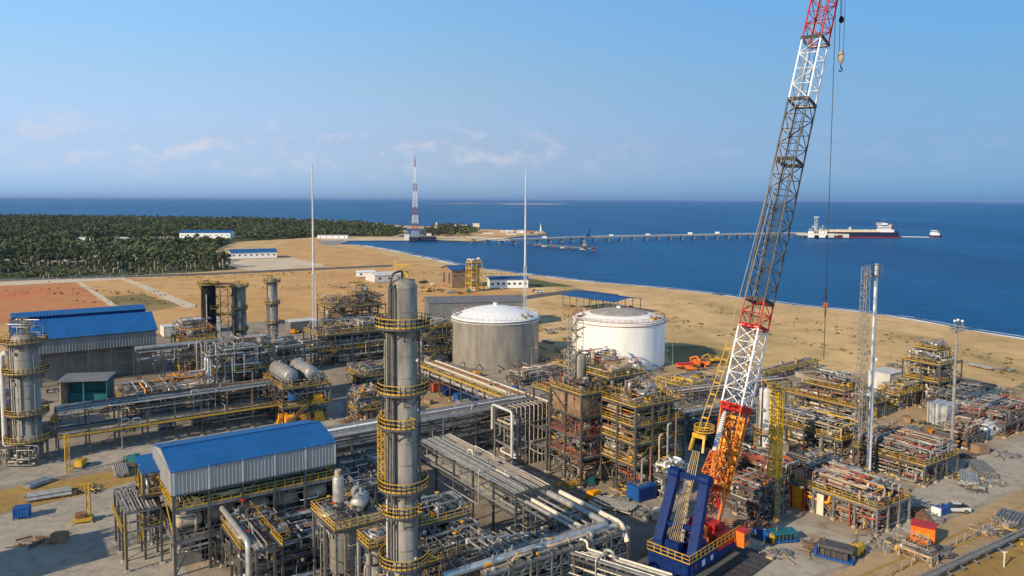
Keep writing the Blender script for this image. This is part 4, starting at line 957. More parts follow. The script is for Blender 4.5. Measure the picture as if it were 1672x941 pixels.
for i in range(5):
    x = SX*(i+.5)/5; mb = MB(); mb.vessel((x-2, 3, 7.7), (1, 0, 0), 4.2, 1.25, 'tan_paint', 16); mb.vessel((x-.4, 2, 7.4), (0, 1, 0), 7.5, 1.0, 'brown_panel', 16); mb.box((x, 4.5, 6.2), (3.4, 5, .8), 'steel'); mb.build('compressor', t)
    mb = MB(); mb.vessel((x-1.8, 5, 12.6), (1, 0, 0), 4, .8, 'galv', 14); mb.build('cooler', t)
    mb = MB(); mb.b2(x-2, x+2, 3, 8, .0, 2.4, 'tank_concrete'); mb.b2(x-1.2, x+1.2, 3.6, 7.4, 2.4, 3.6, 'steel_light'); mb.build('foundation', t)
for _ in range(26): rand_pipe(rb, t, .4, SX-.4, .4, SY-.5, 11.1, 12.9)
for _ in range(34): rand_pipe(rb, t, .4, SX-.4, .2, SY-.5, 5.9, 10.0)
for _ in range(30): rand_pipe(rb, t, .4, SX-.4, -.6, SY-.5, .5, 5.0)
LAND.append(('blue-roofed compressor house', Vector((-45, 130, 0)), 10))
# lean-to with the small blue roof behind the gable
t = thing('lean_to', 'narrow yellow-braced annex with a small blue roof at the gable of the compressor house', 'annex', O+UV*(-2.9)+WV*9, PHI)
cb = MB(); cb.beam((0, 0, 0), (0, 0, 14.55), .36, .36, 'steel'); first = None
for x, y in ((0, 0), (0, 3.5), (0, 7), (2.7, 7)):
    if first is None: first = cb.build('column', t, (x, y, 0))
    else: dup(first, t, (x, y, 0))
mb = MB(); mb.ribbed((-.3, -.4, 14.6), (3.2, 0, 0), (0, 8, .8), (0, 0, 1), 'roof_blue', .45, .04); mb.add([(-.3, -.4, 14.5), (2.9, -.4, 14.5), (2.9, 7.6, 15.3), (-.3, 7.6, 15.3)], [(3, 2, 1, 0)], 'cladding_dark'); mb.build('roof', t)
for z in (5.6, 10.8):
    mb = MB(); floor_slab(mb, 0, 2.7, 0, 7, z); d_ = mb.build('deck', t); r_ = MB(); rail(r_, [(2.7, 0, z), (0, 0, z), (0, 7, z), (2.7, 7, z)]); r_.build('railing', d_)
mb = MB(); 
for z0, z1 in ((0, 5.4), (5.8, 10.6), (11, 15)): mb.beam((0, 0, z0), (0, 3.5, z1), .2, .2, 'yellow'); mb.beam((0, 7, z0), (0, 3.5, z1), .2, .2, 'yellow')
mb.build('stair_bracing', t)
for _ in range(16): rand_pipe(rb, t, .2, 2.6, .2, 6.8, .5, 14)
# pipe frame reaching out over the yard to the left of the house
FO = W(208, 934); t = thing('pipe_rack', 'low pipe frame on tall legs in the yard left of the compressor house', 'pipe frame', FO, PHI)
cb = MB(); cb.beam((0, 0, 0), (0, 0, 9.6), .3, .3, 'steel'); cb.box((0, 0, .15), (.7, .7, .3), 'grey_white'); first = None
for y in (0, 4, 8, 12.5):
    for x in (0, 5.2):
        if first is None: first = cb.build('column', t, (x, y, 0))
        else: dup(first, t, (x, y, 0))
mb = MB()
for y in (0, 4, 8, 12.5): mb.beam((0, y, 9.5), (5.2, y, 9.5), .25, .3, 'steel_light'); mb.beam((0, y, 6.4), (5.2, y, 6.4), .2, .25, 'steel_light')
for x in (0, 5.2): mb.beam((x, 0, 9.5), (x, 12.5, 9.5), .25, .3, 'steel_light'); mb.beam((x, 0, 3.4), (x, 4, 6.4), .12, .12, 'steel_light')
mb.beam((0, 0, 4), (5.2, 0, 6), .1, .1, 'steel_light'); mb.beam((0, 0, 2), (5.2, 0, 4), .1, .1, 'steel_light'); mb.build('beams', t)
mb = MB(); ladder(mb, (-.3, -.3, 0), (-.3, -.3, 10.2), (0, 1, 0), 'yellow', .8); mb.build('ladder', t)
mb = MB(); mb.b2(-.6, .3, .5, 12.5, 6.5, 6.6, 'grating'); rail(mb, [(-.6, 0, 6.6), (-.6, 12.5, 6.6)]); mb.build('walkway', t)
for i in range(9): pipe(t, [(.5+i*.5, -.2, 9.9), (.5+i*.5, rb.uniform(9, 12.4), 9.9), (.5+i*.5, 12.6, rb.uniform(7, 11))], rb.choice((.12, .18, .25)), rb.choice(('clad', 'galv', 'pipe_grey')))
for _ in range(12): rand_pipe(rb, t, .2, 5, .2, 12, 6.8, 10.8)
LAND.append(('left pipe frame', FO, 6))
# ------------------------------------------------------------------ vessel platform right of the house
O2 = D(549, 871, 108); O2 = V(O2.x, O2.y); ZP = 12.0
t = thing('vessel_platform', 'raised platform with domed silver vessels between the compressor house and the big column', 'process platform', O2, PHI)
sx, sy = 7.6, 9.2
cb = MB(); cb.beam((0, 0, 0), (0, 0, ZP), .36, .36, 'steel_light'); first = None
for x in (0, sx):
    for y in (0, sy/2, sy):
        if first is None: first = cb.build('column', t, (x, y, 0))
        else: dup(first, t, (x, y, 0))
mb = MB(); floor_slab(mb, -.3, sx+.3, -.3, sy+.3, ZP, 'roof_dirty'); dk = mb.build('deck', t)
r_ = MB(); rail(r_, [(-.3, -.3, ZP), (sx+.3, -.3, ZP), (sx+.3, sy+.3, ZP), (-.3, sy+.3, ZP)], closed=True, step=1.2, t=.08); r_.build('railing', dk)
mb = MB(); mb.vessel((2.9, 4.4, 3), (0, 0, 1), 8.8, 2.2, 'shell_dull', 28); mb.build('reactor', t)
mb = MB(); mb.vessel((2.6, 5.6, ZP+.3), (0, 0, 1), 5.6, .85, 'clad', 20); mb.cyl((2.6, 5.6, ZP+5.8), (0, 0, 1), .9, .5, 'tan_paint', 14); mb.build('vertical_vessel', t)
mb = MB(); mb.rev((1.6, 6.6, ZP+.02), (0, 0, 1), [(0, 1.9), (.25, 1.8), (.55, 1.2), (.7, .01)], 'clad', 22); mb.build('manhole_cover', t)
saddle_vessel(t, (4.0, 2.2, ZP), (1, 1.2, 0), 3.6, 1.15, 'clad'); saddle_vessel(t, (6.6, 4.8, ZP), (0, 1, 0), 3.8, 1.0, 'galv')
mb = MB(); 
for a_ in range(9): q1 = a_*PI/8; mb.beam((5.8+1.6*math.cos(q1), 8.4, ZP+1.6*math.sin(q1)), (5.8+1.6*math.cos(q1+PI/8), 8.4, ZP+1.6*math.sin(q1+PI/8)), .16, .16, 'yellow')
mb.beam((4, 7.5, ZP), (7.4, 8.9, ZP+2.6), .14, .14, 'yellow'); mb.build('davit', t)
for _ in range(16): rand_pipe(rb, t, .2, sx-.2, .2, sy-.2, ZP+.2, ZP+1.8, rs=(.07, .09, .12))
for _ in range(22): rand_pipe(rb, t, .2, sx-.2, .2, sy-.2, .4, ZP-.8)
LAND.append(('domed-vessel platform', O2, 6))
O3 = D(604, 905, 101); O3 = V(O3.x, O3.y); t = thing('small_vessel_platform', 'small yellow-railed platform carrying one silver dome beside the foot of the big column', 'process platform', O3, PHI); ZQ = 12.6
cb = MB(); cb.beam((0, 0, 0), (0, 0, ZQ), .3, .3, 'steel_light'); first = None
for x in (0, 3.2):
    for y in (0, 3.6):
        if first is None: first = cb.build('column', t, (x, y, 0))
        else: dup(first, t, (x, y, 0))
mb = MB(); floor_slab(mb, -.2, 3.4, -.2, 3.8, ZQ); dk = mb.build('deck', t); r_ = MB(); rail(r_, [(-.2, -.2, ZQ), (3.4, -.2, ZQ), (3.4, 3.8, ZQ), (-.2, 3.8, ZQ)], closed=True, step=1.1, t=.08); r_.build('railing', dk)
mb = MB(); mb.vessel((1.6, 1.8, ZQ-6.5), (0, 0, 1), 8.1, 1.25, 'clad', 20); mb.build('vessel', t)
for _ in range(12): rand_pipe(rb, t, .1, 3.1, .1, 3.5, ZQ+.2, ZQ+1.5, rs=(.06, .08))
for _ in range(14): rand_pipe(rb, t, -.4, 3.4, -.4, 3.6, 2, ZQ-.6, rs=(.1, .16))
# pipe deck in front of the house (bottom of the picture)
O4 = D(470, 941, 108); O4 = V(O4.x+1, O4.y-1)
module('pipe_module', 'dark low tangle of pipework under and in front of the compressor house', 'pipe module', O+UV*7-WV*12, 25, 11, [(4.2, 0, 1, 0, 1), (7.2, 0, .3, 0, 1)], 4, 2, 41, 84, equip=3, rails=[None, 'yellow'], stairs=False, rs=(.1, .14, .18, .25, .35), pumps=4)
module('pipe_module', 'dark pipe module between the compressor house and the big column', 'pipe module', O+UV*28-WV*2, 11, 14, [4.5, 8.5], 2, 2, 42, 60, equip=3, rails=['steel_light', 'steel_light'], stairs=False, rs=(.1, .14, .18, .25))
t = rack('narrow pipe bridge with a yellow handrail running from the house towards the viewer', O+UV*10.5-WV*17, 17, 2.6, [8.8], 6, 43, PHI+PI/2, walk=8.6, droops=5)
pipe(t, [(17, 3.2, 9.5), (6, 3.2, 9.5), (2, 3.2, 9.5), (2, 3.2, 2)], .45, 'clad', 12)
# ------------------------------------------------------------------ racks along the plant's main street
rack('long low multi-level pipe rack running behind the compressor house to the portal', V(-44, 152), 62, 9, [4.5, 7.2, 9.6], 14, 51, PHI, mats=PM+['clad', 'galv', 'clad'], big=.2, droops=22)
a = W(80, 752, 0)
rack('two-level pipe rack with yellow walkways right of the left edge column', a+UV*2, 50, 8, [5.3, 10.4], 12, 52, PHI, walk=5.3, droops=26, big=.15, mats=PM+['clad', 'rust'])
t = rack('upper pipe bridge crossing behind the left pipe rack with one fat blue-grey pipe', W(230, 640), 34, 5, [9.5, 12], 7, 53, PHI, droops=6)
pipe(t, [(-1, 1.4, 13.3), (30, 1.4, 13.3), (33, 1.4, 13.3), (33, 1.4, 5)], .8, 'galv', 12)
rack('dark pipe rack in the shade left of the big column, behind the twin drums', W(470, 606), 62, 8, [5, 8.5], 12, 54, PHI, droops=14, mats=PM+['pipe_dark']*4)
rack('slanting pipe rack with a yellow walkway in front of the grey tank', W(686, 634)-V(0, 0), 76, 6.5, [5.0, 8.0], 11, 55, PHI-PI/2, walk=7.8, mats=['tan_paint', 'galv', 'cream', 'pipe_grey', 'rust', 'galv'], droops=8)
# the portal loop
PO = W(836, 763); t = thing('portal_frame', 'tall square pipe portal with a white edge frame left of the open steel structure', 'pipe portal', PO, PHI)
Lx, Ly, H = 10.5, 7, 12.6; cb = MB(); cb.beam((0, 0, 0), (0, 0, H), .4, .4, 'steel_light'); first = None
for x in (0, Lx/2, Lx):
    for y in (0, Ly):
        if first is None: first = cb.build('column', t, (x, y, 0))
        else: dup(first, t, (x, y, 0))
mb = MB()
for z in (4.5, 8.5, H-.2):
    for y in (0, Ly): mb.beam((0, y, z), (Lx, y, z), .25, .36, 'steel_light')
    for x in (0, Lx/2, Lx): mb.beam((x, 0, z), (x, Ly, z), .25, .36, 'steel_light')
for x0, x1 in ((0, Lx/2), (Lx/2, Lx)): mb.beam((x0, 0, 4.6), (x1, 0, 8.3), .2, .2, 'galv'); mb.beam((x1, 0, .3), (x0, 0, 4.3), .2, .2, 'galv')
mb.build('beams', t)
pipe(t, [(-.5, -.6, 0.5), (-.5, -.6, H+.2), (-.5, Ly+.4, H+.2), (-.5, Ly+.4, 7)], .3, 'grey_white', 10)
rr = random.Random(56)
for i in range(14):
    y = .3+i*.48; r_ = rr.choice((.1, .14, .2, .24)); xe = Lx-rr.uniform(0, 2); pipe(t, [(-rr.uniform(0, .3), y, H+.2+r_), (xe, y, H+.2+r_), (xe, y, rr.uniform(2, 8))] if rr.random() < .5 else [(0, y, H+.2+r_), (Lx, y, H+.2+r_)], r_, rr.choice(('clad', 'galv', 'pipe_grey', 'pipe_dark')))
for i in range(8): x = 1+i*1.2; pipe(t, [(x, -.3, 0), (x, -.3, H+.8), (x, 3, H+.8)], .14, rr.choice(('clad', 'galv', 'tan_paint')))
for _ in range(24): rand_pipe(rr, t, .2, Lx-.2, .2, Ly-.2, .4, H-.8)
LAND.append(('pipe portal', PO, 7))
rack('pipe rack linking the portal to the open steel structure', W(893, 771), 16, 7, [5, 9.4], 10, 57, PHI, droops=8)
# the main diagonal rack and the maze in front
a = D(847, 812, 128); A1 = V(a.x, a.y)-UV*.2; b = D(706, 720, 158)
t = rack('wide diagonal rack of many parallel silver pipes right of the big column', A1, 35, 7.6, [6.2, 9.7], 27, 58, PHI+PI/2, mats=['galv', 'clad', 'tan_paint', 'galv', 'cream', 'pipe_grey', 'clad'], rr=(.08, .1, .12, .14), droops=12)
t.location = A1+UV*7.2
a = D(1025, 877, 119); C1 = V(a.x, a.y)
t = module('pipe_maze', 'large low steel maze of silver pipework filling the bottom centre', 'pipe structure', C1-UV*27, 27, 13, [(3.6, 0, 1, 0, 1), (7.4, 0, 1, 0, .32)], 6, 3, 61, 92, equip=2, rails=['steel_light', None], stairs=False, rs=(.12, .15, .2, .26, .3), pumps=6, extra=.9, mats=['galv', 'clad', 'pipe_grey', 'galv', 'clad', 'tan_paint', 'pipe_dark'])
t = thing('pipe_line', 'big cornered silver pipe run turning above the pipe maze', 'pipe run', C1-UV*27, PHI)
pipe(t, [(-6, 1.6, 8.3), (24.3, 1.6, 8.3), (24.3, 20, 8.3)], .55, 'clad', 14)
pipe(t, [(26.6, -.3, 5.6), (26.6, .9, 8.1), (26.6, 17, 8.1)], .42, 'cream', 12)
pipe(t, [(18, 3.2, 7.4), (20.5, 3.2, 8), (20.5, 17, 8)], .36, 'cream', 12)
pipe(t, [(17.5, 3.4, 7.4), (19.2, 3.4, 8), (19.2, 17, 8)], .34, 'clad', 12)
pipe(t, [(22.2, 3, 6), (22.2, 3.4, 8.0), (22.2, 19, 8.0)], .2, 'galv', 10)
for i, x in enumerate((1.5, 3, 4.2, 5.6, 7, 8.6)): pipe(t, [(x, 4.2, 4), (x, 4.2, 7.3), (x+2.4, 4.2, 7.3), (x+2.4, 11-i*.6, 7.3), (x+5, 11-i*.6, 7.3), (x+5, 11-i*.6, 4)], .17, ('galv', 'clad')[i % 2])
mb = MB()
for i in range(8):
    x = i*3.9; mb.beam((x, 0, 0), (x, 0, 7.6), .25, .25, 'steel_light'); mb.beam((x, 4.2, 0), (x, 4.2, 7.6), .25, .25, 'steel_light'); mb.beam((x, -.2, 7.6), (x, 4.4, 7.6), .25, .25, 'steel_light')
    if i < 7: mb.beam((x, 0, 4), (x+3.9, 0, 7.5), .15, .15, 'steel_light')
for y in (0, 4.2): mb.beam((0, y, 7.3), (27.3, y, 7.3), .2, .3, 'steel_light')
for i in range(4): y = 6+i*3.6; mb.beam((18.5, y, 7.5), (27.6, y, 7.5), .2, .3, 'steel_light'); mb.beam((18.5, y, 0), (18.5, y, 7.5), .25, .25, 'steel_light'); mb.beam((27.6, y, 0), (27.6, y, 7.5), .25, .25, 'steel_light')
for x in (18.5, 27.6): mb.beam((x, 4, 7.2), (x, 17, 7.2), .2, .3, 'steel_light')
mb.build('support_frame', t); LAND.append(('pipe maze', C1, 10))
module('pipe_module', 'yellow-trimmed pipe module between the maze and the foot of the big column', 'pipe module', C1-UV*30+WV*14, 13, 12, [(4, 0, 1, 0, 1), (7.2, 0, 1, .5, 1)], 2, 2, 62, 60, equip=4, stairs=False, rs=(.12, .18, .25))
t = rack('pale conduit bridge at the lower edge leading to the blue crane', D(940, 868, 108)*Vector((1, 1, 0)) if False else V(D(1100, 941, 106).x, D(1100, 941, 106).y), 22, 3, [6.5], 5, 63, PHI+PI/2+.35, droops=3, mats=['clad', 'cream', 'galv'])
# ------------------------------------------------------------------ twin drums, manifold
O5 = W(463, 699); t = module('drum_deck', 'steel deck carrying two silver drums above yellow machinery', 'process structure', O5, 13, 17, [5.1, 10.2], 2, 3, 71, 40, equip=0, topclutter=False, pumps=4, vmat=('blue',))
for x in (2.9, 8.6): saddle_vessel(t, (x, 1.4, 10.2), (0, 1, 0), 14, 2.0, 'galv', 'drum')
for _ in range(16): rand_pipe(rb, t, .3, 12.6, .3, 16.4, 10.4, 12.6, rs=(.08, .12, .16))
mb = MB(); mb.vessel((3.8, 2.5, 5.9), (0, 0, 1), 3.2, 1.6, 'blue', 18); mb.build('blue_sphere', t)
for x, y, z in ((2, 1.5, 0), (6, 1.2, 0), (9.8, 1.6, 0), (9.6, 1.4, 5.1), (1.2, 5, 0)):
    mb = MB(); mb.cyl((x-1.2, y, z+1.6), (1, 0, 0), 2.4, 1.25, 'amber' if x != 9.8 else 'yellow', 14); mb.box((x, y, z+.5), (3, 2.4, .9), 'yellow'); mb.build('machine', t)
O6 = W(352, 684); t = module('manifold_structure', 'dense silver pipe manifold with tall looped risers before the three towers', 'process structure', O6, 17, 13, [(6.5, 0, 1, 0, 1), (12.5, 0, 1, 0, 1), (18, .25, 1, .2, 1)], 3, 2, 72, 92, equip=5, mats=['clad', 'galv', 'clad', 'galv', 'galv', 'pipe_grey', 'rust'], vmat=('galv', 'tan_paint'), rs=(.14, .2, .26, .34))
for _ in range(34): rand_pipe(rb, t, -2.5, 13, -1, 9, 7, 20.5, ['galv', 'clad', 'galv', 'steel_light'], (.14, .18, .24, .3), up=1.6)
for i in range(4): h_ = (17, 20.5, 15, 18)[i]; x = -1.8+i*2.1; pipe(t, [(x, -.9, 2), (x, -.9, h_), (x+.5, 3+i, h_), (x+.5, 3+i, 12)], (.3, .22, .36, .2)[i], ('clad', 'galv', 'steel_light', 'galv')[i], 10)
pipe(t, [(-7, -1.6, 14), (-2.6, -1.6, 14), (-2.6, -1.6, 17.5), (-.6, 1, 17.5), (-.6, 1, 13)], .32, 'clad', 10)
mb = MB(); lattice(mb, (4, 3, 18), (4, 3, 22.5), 3, 3, 'galv', 2, .2, .14, (1, 0, 0)); mb.build('vent_frame', t)
module('process_module', 'yellow-railed steel module with a reddish pipe cluster left of the black tower', 'process structure', W(293, 610), 12, 12, [6, 11.5], 2, 2, 73, 56, equip=4, mats=['rust', 'tan_paint', 'galv', 'brown_panel', 'pipe_dark', 'amber'], extra=6, steel='yellow')
module('process_module', 'low grey-blue equipment block behind the manifold and left of the twin drums', 'process structure', W(430, 618), 14, 10, [5.5, 9.5], 2, 2, 74, 36, equip=4, vmat=('steel_light', 'pipe_grey'), rails=['steel_light', 'steel_light'])
module('process_module', 'wide yellow-decked process unit behind the left thin mast', 'process structure', W(520, 600), 32, 15, [(5.5, 0, 1, 0, 1), (11.2, 0, 1, 0, 1)], 5, 2, 75, 92, equip=7, extra=3.5, mats=PM+['yellow', 'tan_paint', 'brown_panel'])
module('process_module', 'upper yellow and brown process unit at the back, just left of the big column', 'process structure', W(545, 566)+WV*2, 24, 16, [(8, 0, 1, 0, 1), (15.5, 0, 1, 0, 1), (20, .5, .85, .2, .8)], 4, 2, 76, 80, equip=6, extra=4, mats=['rust', 'tan_paint', 'galv', 'brown_panel', 'yellow', 'pipe_dark', 'clad'])
module('process_module', 'dark steel unit with yellow decks between the big column and the grey tank', 'process structure', W(690, 598), 15, 12, [5, 9.5, 13.5], 3, 2, 77, 60, equip=4)
module('pump_module', 'small silver valve skid on legs between the twin drums and the big column', 'pipe skid', W(585, 694), 7, 7, [3.6, 7], 1, 1, 78, 34, equip=2, rails=['yellow', None], mats=['clad', 'galv', 'galv', 'amber'], stairs=False)
module('process_module', 'low dark unit in the shade between the left rack and the blue-roofed warehouse', 'pipe module', W(205, 690)+WV*4, 26, 16, [4.4], 4, 2, 79, 80, equip=5, rails=['yellow'], mats=PM+['amber', 'rust', 'rust'], stairs=False)
module('process_module', 'pipe module with rusty pipes left of the grey column at the frame edge', 'pipe module', W(-40, 735), 9, 16, [4.5, 9], 2, 2, 80, 40, equip=2)
module('process_module', 'low module between the left rack and the pipe manifold', 'pipe module', W(330, 712)+WV*9, 12, 9, [4.2, 7.8], 2, 1, 81, 44, equip=3, mats=PM+['amber'], stairs=False)
# ------------------------------------------------------------------ blue warehouse at the left, teal shelter
WO = V(-121, 257)-UV*40; t = thing('warehouse', 'large blue-roofed warehouse with an open lower storey at the left', 'warehouse', WO, PHI); Lw, Dw, ze, zc, zr = 40, 20, 15.6, 10.6, 20.3
cb = MB(); cb.beam((0, 0, 0), (0, 0, ze), .5, .5, 'steel'); first = None
for i in range(7):
    for y in (0, Dw):
        if first is None: first = cb.build('column', t, (Lw*i/6, y, 0))
        else: dup(first, t, (Lw*i/6, y, 0))
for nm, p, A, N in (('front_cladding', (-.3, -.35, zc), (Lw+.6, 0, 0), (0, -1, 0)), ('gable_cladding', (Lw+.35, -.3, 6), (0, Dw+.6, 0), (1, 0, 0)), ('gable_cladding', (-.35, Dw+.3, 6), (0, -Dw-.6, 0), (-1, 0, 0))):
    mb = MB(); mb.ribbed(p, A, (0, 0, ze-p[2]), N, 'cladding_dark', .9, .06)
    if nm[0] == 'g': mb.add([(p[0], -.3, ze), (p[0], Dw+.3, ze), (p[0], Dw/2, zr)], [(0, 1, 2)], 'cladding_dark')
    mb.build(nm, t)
mb = MB(); mb.b2(0, Lw, 6.5, 6.9, 0, zc+1, 'tank_concrete'); mb.build('inner_wall', t)
mb = MB()
for s in (0, 1):
    y0, y1 = (-.9, Dw/2) if s == 0 else (Dw+.9, Dw/2); p = Vector((-.9, y0, ze-.3)); A = Vector((Lw+1.8, 0, 0)); B = Vector((0, y1-y0, zr+.3-ze))
    if s: p = p+A; A = -A
    mb.ribbed(p, A, B, (0, 0, 1), 'roof_blue', .7, .03); q = p-Vector((0, 0, .2)); mb.add([q, q+A, q+A+B, q+B], [(3, 2, 1, 0)], 'steel')
mb.build('roof', t)
mb = MB(); mb.b2(1.5, Lw-1, Dw/2+.8, Dw/2+1.0, zr-1, zr+.9, 'navy')
mb.ribbed((-.4, Dw/2+.4, zr+.9), (Lw-.4, 0, 0), (0, 6.5, .9), (0, 0, 1), 'roof_blue', .9, .08); mb.add([(-.4, Dw/2+.4, zr+.8), (Lw-.8, Dw/2+.4, zr+.8), (Lw-.8, Dw/2+6.9, zr+1.7), (-.4, Dw/2+6.9, zr+1.7)], [(3, 2, 1, 0)], 'navy'); mb.build('ridge_monitor', t)
mb = MB(); 
for z in (5, 9): mb.beam((0, 0, z), (Lw, 0, z), .3, .3, 'steel')
mb.build('girts', t); LAND.append(('blue-roofed warehouse', WO+UV*20+WV*8, 16))
TO = W(100, 667); t = thing('shelter', 'teal-lined open shelter with a flat grey roof in front of the blue-roofed warehouse', 'shelter', TO, R(10))
mb = MB(); mb.b2(0, 12, 6, 6.25, 0, 7.6, 'teal'); mb.build('rear_wall', t); mb = MB(); mb.b2(-.25, 0, 0, 6.25, 0, 7.6, 'tan_paint'); mb.build('side_wall', t); mb = MB(); mb.b2(12, 12.25, 0, 6.25, 0, 7.6, 'teal'); mb.build('side_wall', t)
mb = MB(); mb.b2(5.8, 6.2, -.1, .3, 0, 7.55, 'teal'); mb.b2(.3, 11.7, 4.5, 5.8, 0, 3.2, 'teal'); mb.build('partition', t)
mb = MB(); mb.hexa([(-.7, -.7, 7.65), (12.7, -.7, 7.65), (12.7, 7, 8.3), (-.7, 7, 8.3)], [(-.7, -.7, 7.95), (12.7, -.7, 7.95), (12.7, 7, 8.6), (-.7, 7, 8.6)], 'cladding_dark'); mb.build('roof', t)
LAND.append(('teal shelter', TO, 6))
# ------------------------------------------------------------------ the tall open steel structure
SO = W(948, 798); MX = ['galv', 'pipe_grey', 'rust', 'tan_paint', 'clad', 'oxide', 'pipe_dark', 'steel_light']
t = module('steel_structure', 'tall open steel structure with rust-red lower rails and a brown clad box near its top', 'process structure', SO, 11, 10.5, [6.2, 10.6, 15, 19.7], 2, 2, 101, 86, equip=4, mats=MX+['red'], rails=['oxide', 'oxide', 'rust', 'yellow'], brace=True, steel='steel', stairs=False, pumps=3, vmat=('brown_panel', 'oxide', 'galv'))
mb = MB(); mb.b2(.4, 5.2, .5, 10, 15.05, 18.9, 'brown_panel'); mb.b2(5.25, 10.6, .5, 10, 15.05, 18.6, 'pipe_dark'); mb.build('clad_box', t)
mb = MB(); mb.vessel((4.6, 6.2, 19.8), (0, 0, 1), 7.2, 1.35, 'shell', 24); mb.cyl((4.6, 6.2, 26.9), (0, 0, 1), .5, .3, 'steel', 10); mb.cyl((5.2, 6.6, 26.5), (0, 0, 1), .8, .15, 'steel', 8); mb.build('vertical_vessel', t)
mb = MB(); lattice(mb, (1.9, 6.5, 19.8), (1.9, 6.5, 28), 1.6, 1.6, 'galv', 6, .18, .12, (1, 0, 0)); mb.build('vent_frame', t)
mb = MB(); mb.box((8, 7.5, 21.6), (2.2, 2.4, 3.4), 'steel_light'); mb.b2(6.2, 7.6, 2, 3.4, 19.8, 21.6, 'tan_paint'); mb.build('cabinet', t)
S2 = W(1036, 815)
t = module('steel_structure', 'tall multi-deck yellow-railed structure right of the brown-boxed one', 'process structure', S2, 14, 16, [(6.6, 0, 1, 0, 1), (11, 0, 1, 0, 1), (14.6, 0, 1, .0, 1), (18.6, 0, .92, 0, 1), (23, .0, .75, .5, 1)], 3, 3, 102, 99, equip=5, mats=MX+['yellow', 'tan_paint'], pumps=4, extra=3.2, stairs=False)
for i in range(5):
    q = (1.5+i*2.4, -.35); pipe(t, [(q[0], -.4, .3), (q[0], -.4, 8+i*2), (q[0]+1.2, -.4, 8+i*2), (q[0]+1.2, 4, 8+i*2)], .2, ('galv', 'rust', 'tan_paint')[i % 3])
module('steel_structure', 'lower rear part of the steel structure with scaffolded yellow decks before the white tank', 'process structure', SO+WV*11.5+UV*5, 22, 12, [5, 10.5, (16, 0, 1, 0, 1), (21, .25, .9, .1, .9)], 4, 2, 103, 99, equip=5, mats=MX+['yellow'], extra=3.4, stairs=False)
module('valve_skid', 'small white-piped skid at the foot of the tall structure behind the blue crane', 'pipe skid', W(1086, 818), 7, 5, [4.6], 2, 1, 104, 30, equip=1, rails=[None], mats=['white', 'galv', 'clad', 'grey_white'], stairs=False, rs=(.16, .24, .3))
mb = MB(); mb.b2(0, 5, 0, 3.4, .25, 3, 'blue'); mb.b2(.4, 4.6, -.12, 0, .5, 2.6, 'navy')
for x in (.4, 4.2): mb.b2(x, x+.4, -.1, 3.5, 0, .25, 'black')
mb.b2(1, 4, .8, 2.6, 3, 3.25, 'steel_light'); o = mb.build('generator', None, W(1042, 822), PHI); tag(o, 'blue generator box on the ground under the tall yellow-railed structure', 'generator')
# ------------------------------------------------------------------ the crawler crane
CN = W(1131, 920, 4.2); CA = math.atan2(11, 10.7); fv = Vector((math.cos(CA), math.sin(CA), 0)); lv_ = Vector((-fv.y, fv.x, 0))
CO = Vector((CN.x, CN.y, 0)); t = thing('crawler_crane', 'huge blue and red crawler crane with a red, white and grey lattice boom', 'crane', CO, CA); crane = t
# local x: forward along the deck, local y: to the left side; the near corner is the origin
for y in (-1.2, 7.4):
    mb = MB(); n = 10
    pts = [(4-5.6, .1), (4-6.3, .7), (4-6.3, 1.3), (4-5.6, 1.9), (4+9, 1.9), (4+9.7, 1.3), (4+9.7, .7), (4+9, .1)]
    vs = [(x, y, z) for x, z in pts]+[(x, y+1.6, z) for x, z in pts]
    mb.add(vs, [tuple(range(8)), tuple(range(15, 7, -1))]+[(i, i+8, (i+1) % 8+8, (i+1) % 8) for i in range(8)], 'rubber')
    for i in range(30): mb.box((-1.4+i*.48, y+.8, 1.96), (.3, 1.7, .1), 'steel')
    mb.build('crawler_track', t)
mb = MB(); mb.b2(1, 11.5, .4, 7.4, .8, 1.8, 'navy'); mb.cyl((6.5, 3.9, 1.8), (0, 0, 1), .6, 2.2, 'steel', 24); mb.build('carbody', t)
mb = MB(); mb.b2(0, 7.8, 0, 7.8, 2.2, 4.2, 'navy'); mb.b2(-.9, 0, .3, 7.5, .9, 4.1, 'navy')
for k in range(6): mb.b2(-.98, -.9, .4+k*1.2, 1.4+k*1.2, 1.0, 4.0, 'navy')
mb.b2(2.8, 3.7, -.04, 0, 2.7, 3.7, 'grey_white'); mb.b2(5.4, 6.2, -.04, 0, 2.8, 3.6, 'grey_white'); mb.b2(.8, 1.2, -.04, 0, 2.9, 3.7, 'red')
mb.build('upperworks', t)
mb = MB(); mb.b2(7.81, 15.4, .2, 7.6, 2.3, 4.1, 'red'); mb.b2(8.4, 14.6, 1.6, 6.2, 4.1, 4.9, 'oxide'); mb.b2(7.9, 13.5, -.05, .2, 2.3, 3.2, 'navy'); mb.b2(8.2, 12.8, .5, 1.5, 4.1, 5.7, 'red'); mb.b2(8.6, 14.8, 6.3, 7.4, 4.1, 5.4, 'red'); mb.build('engine_deck', t)
for x_ in (5.2, 6.6, 7.2): mb = MB(); mb.b2(x_, x_+1.1, 1.6+x_*.2, 4.4, 4.25, 5.9-x_*.05, 'red' if x_ > 6 else 'oxide'); mb.sweep([(x_, 2, 4.3), (x_+.4, 2, 6.8), (x_+1.6, 3.5, 6.8), (x_+2, 4, 4.4)], .12, 'orange', 6); mb.build('engine_housing', t)
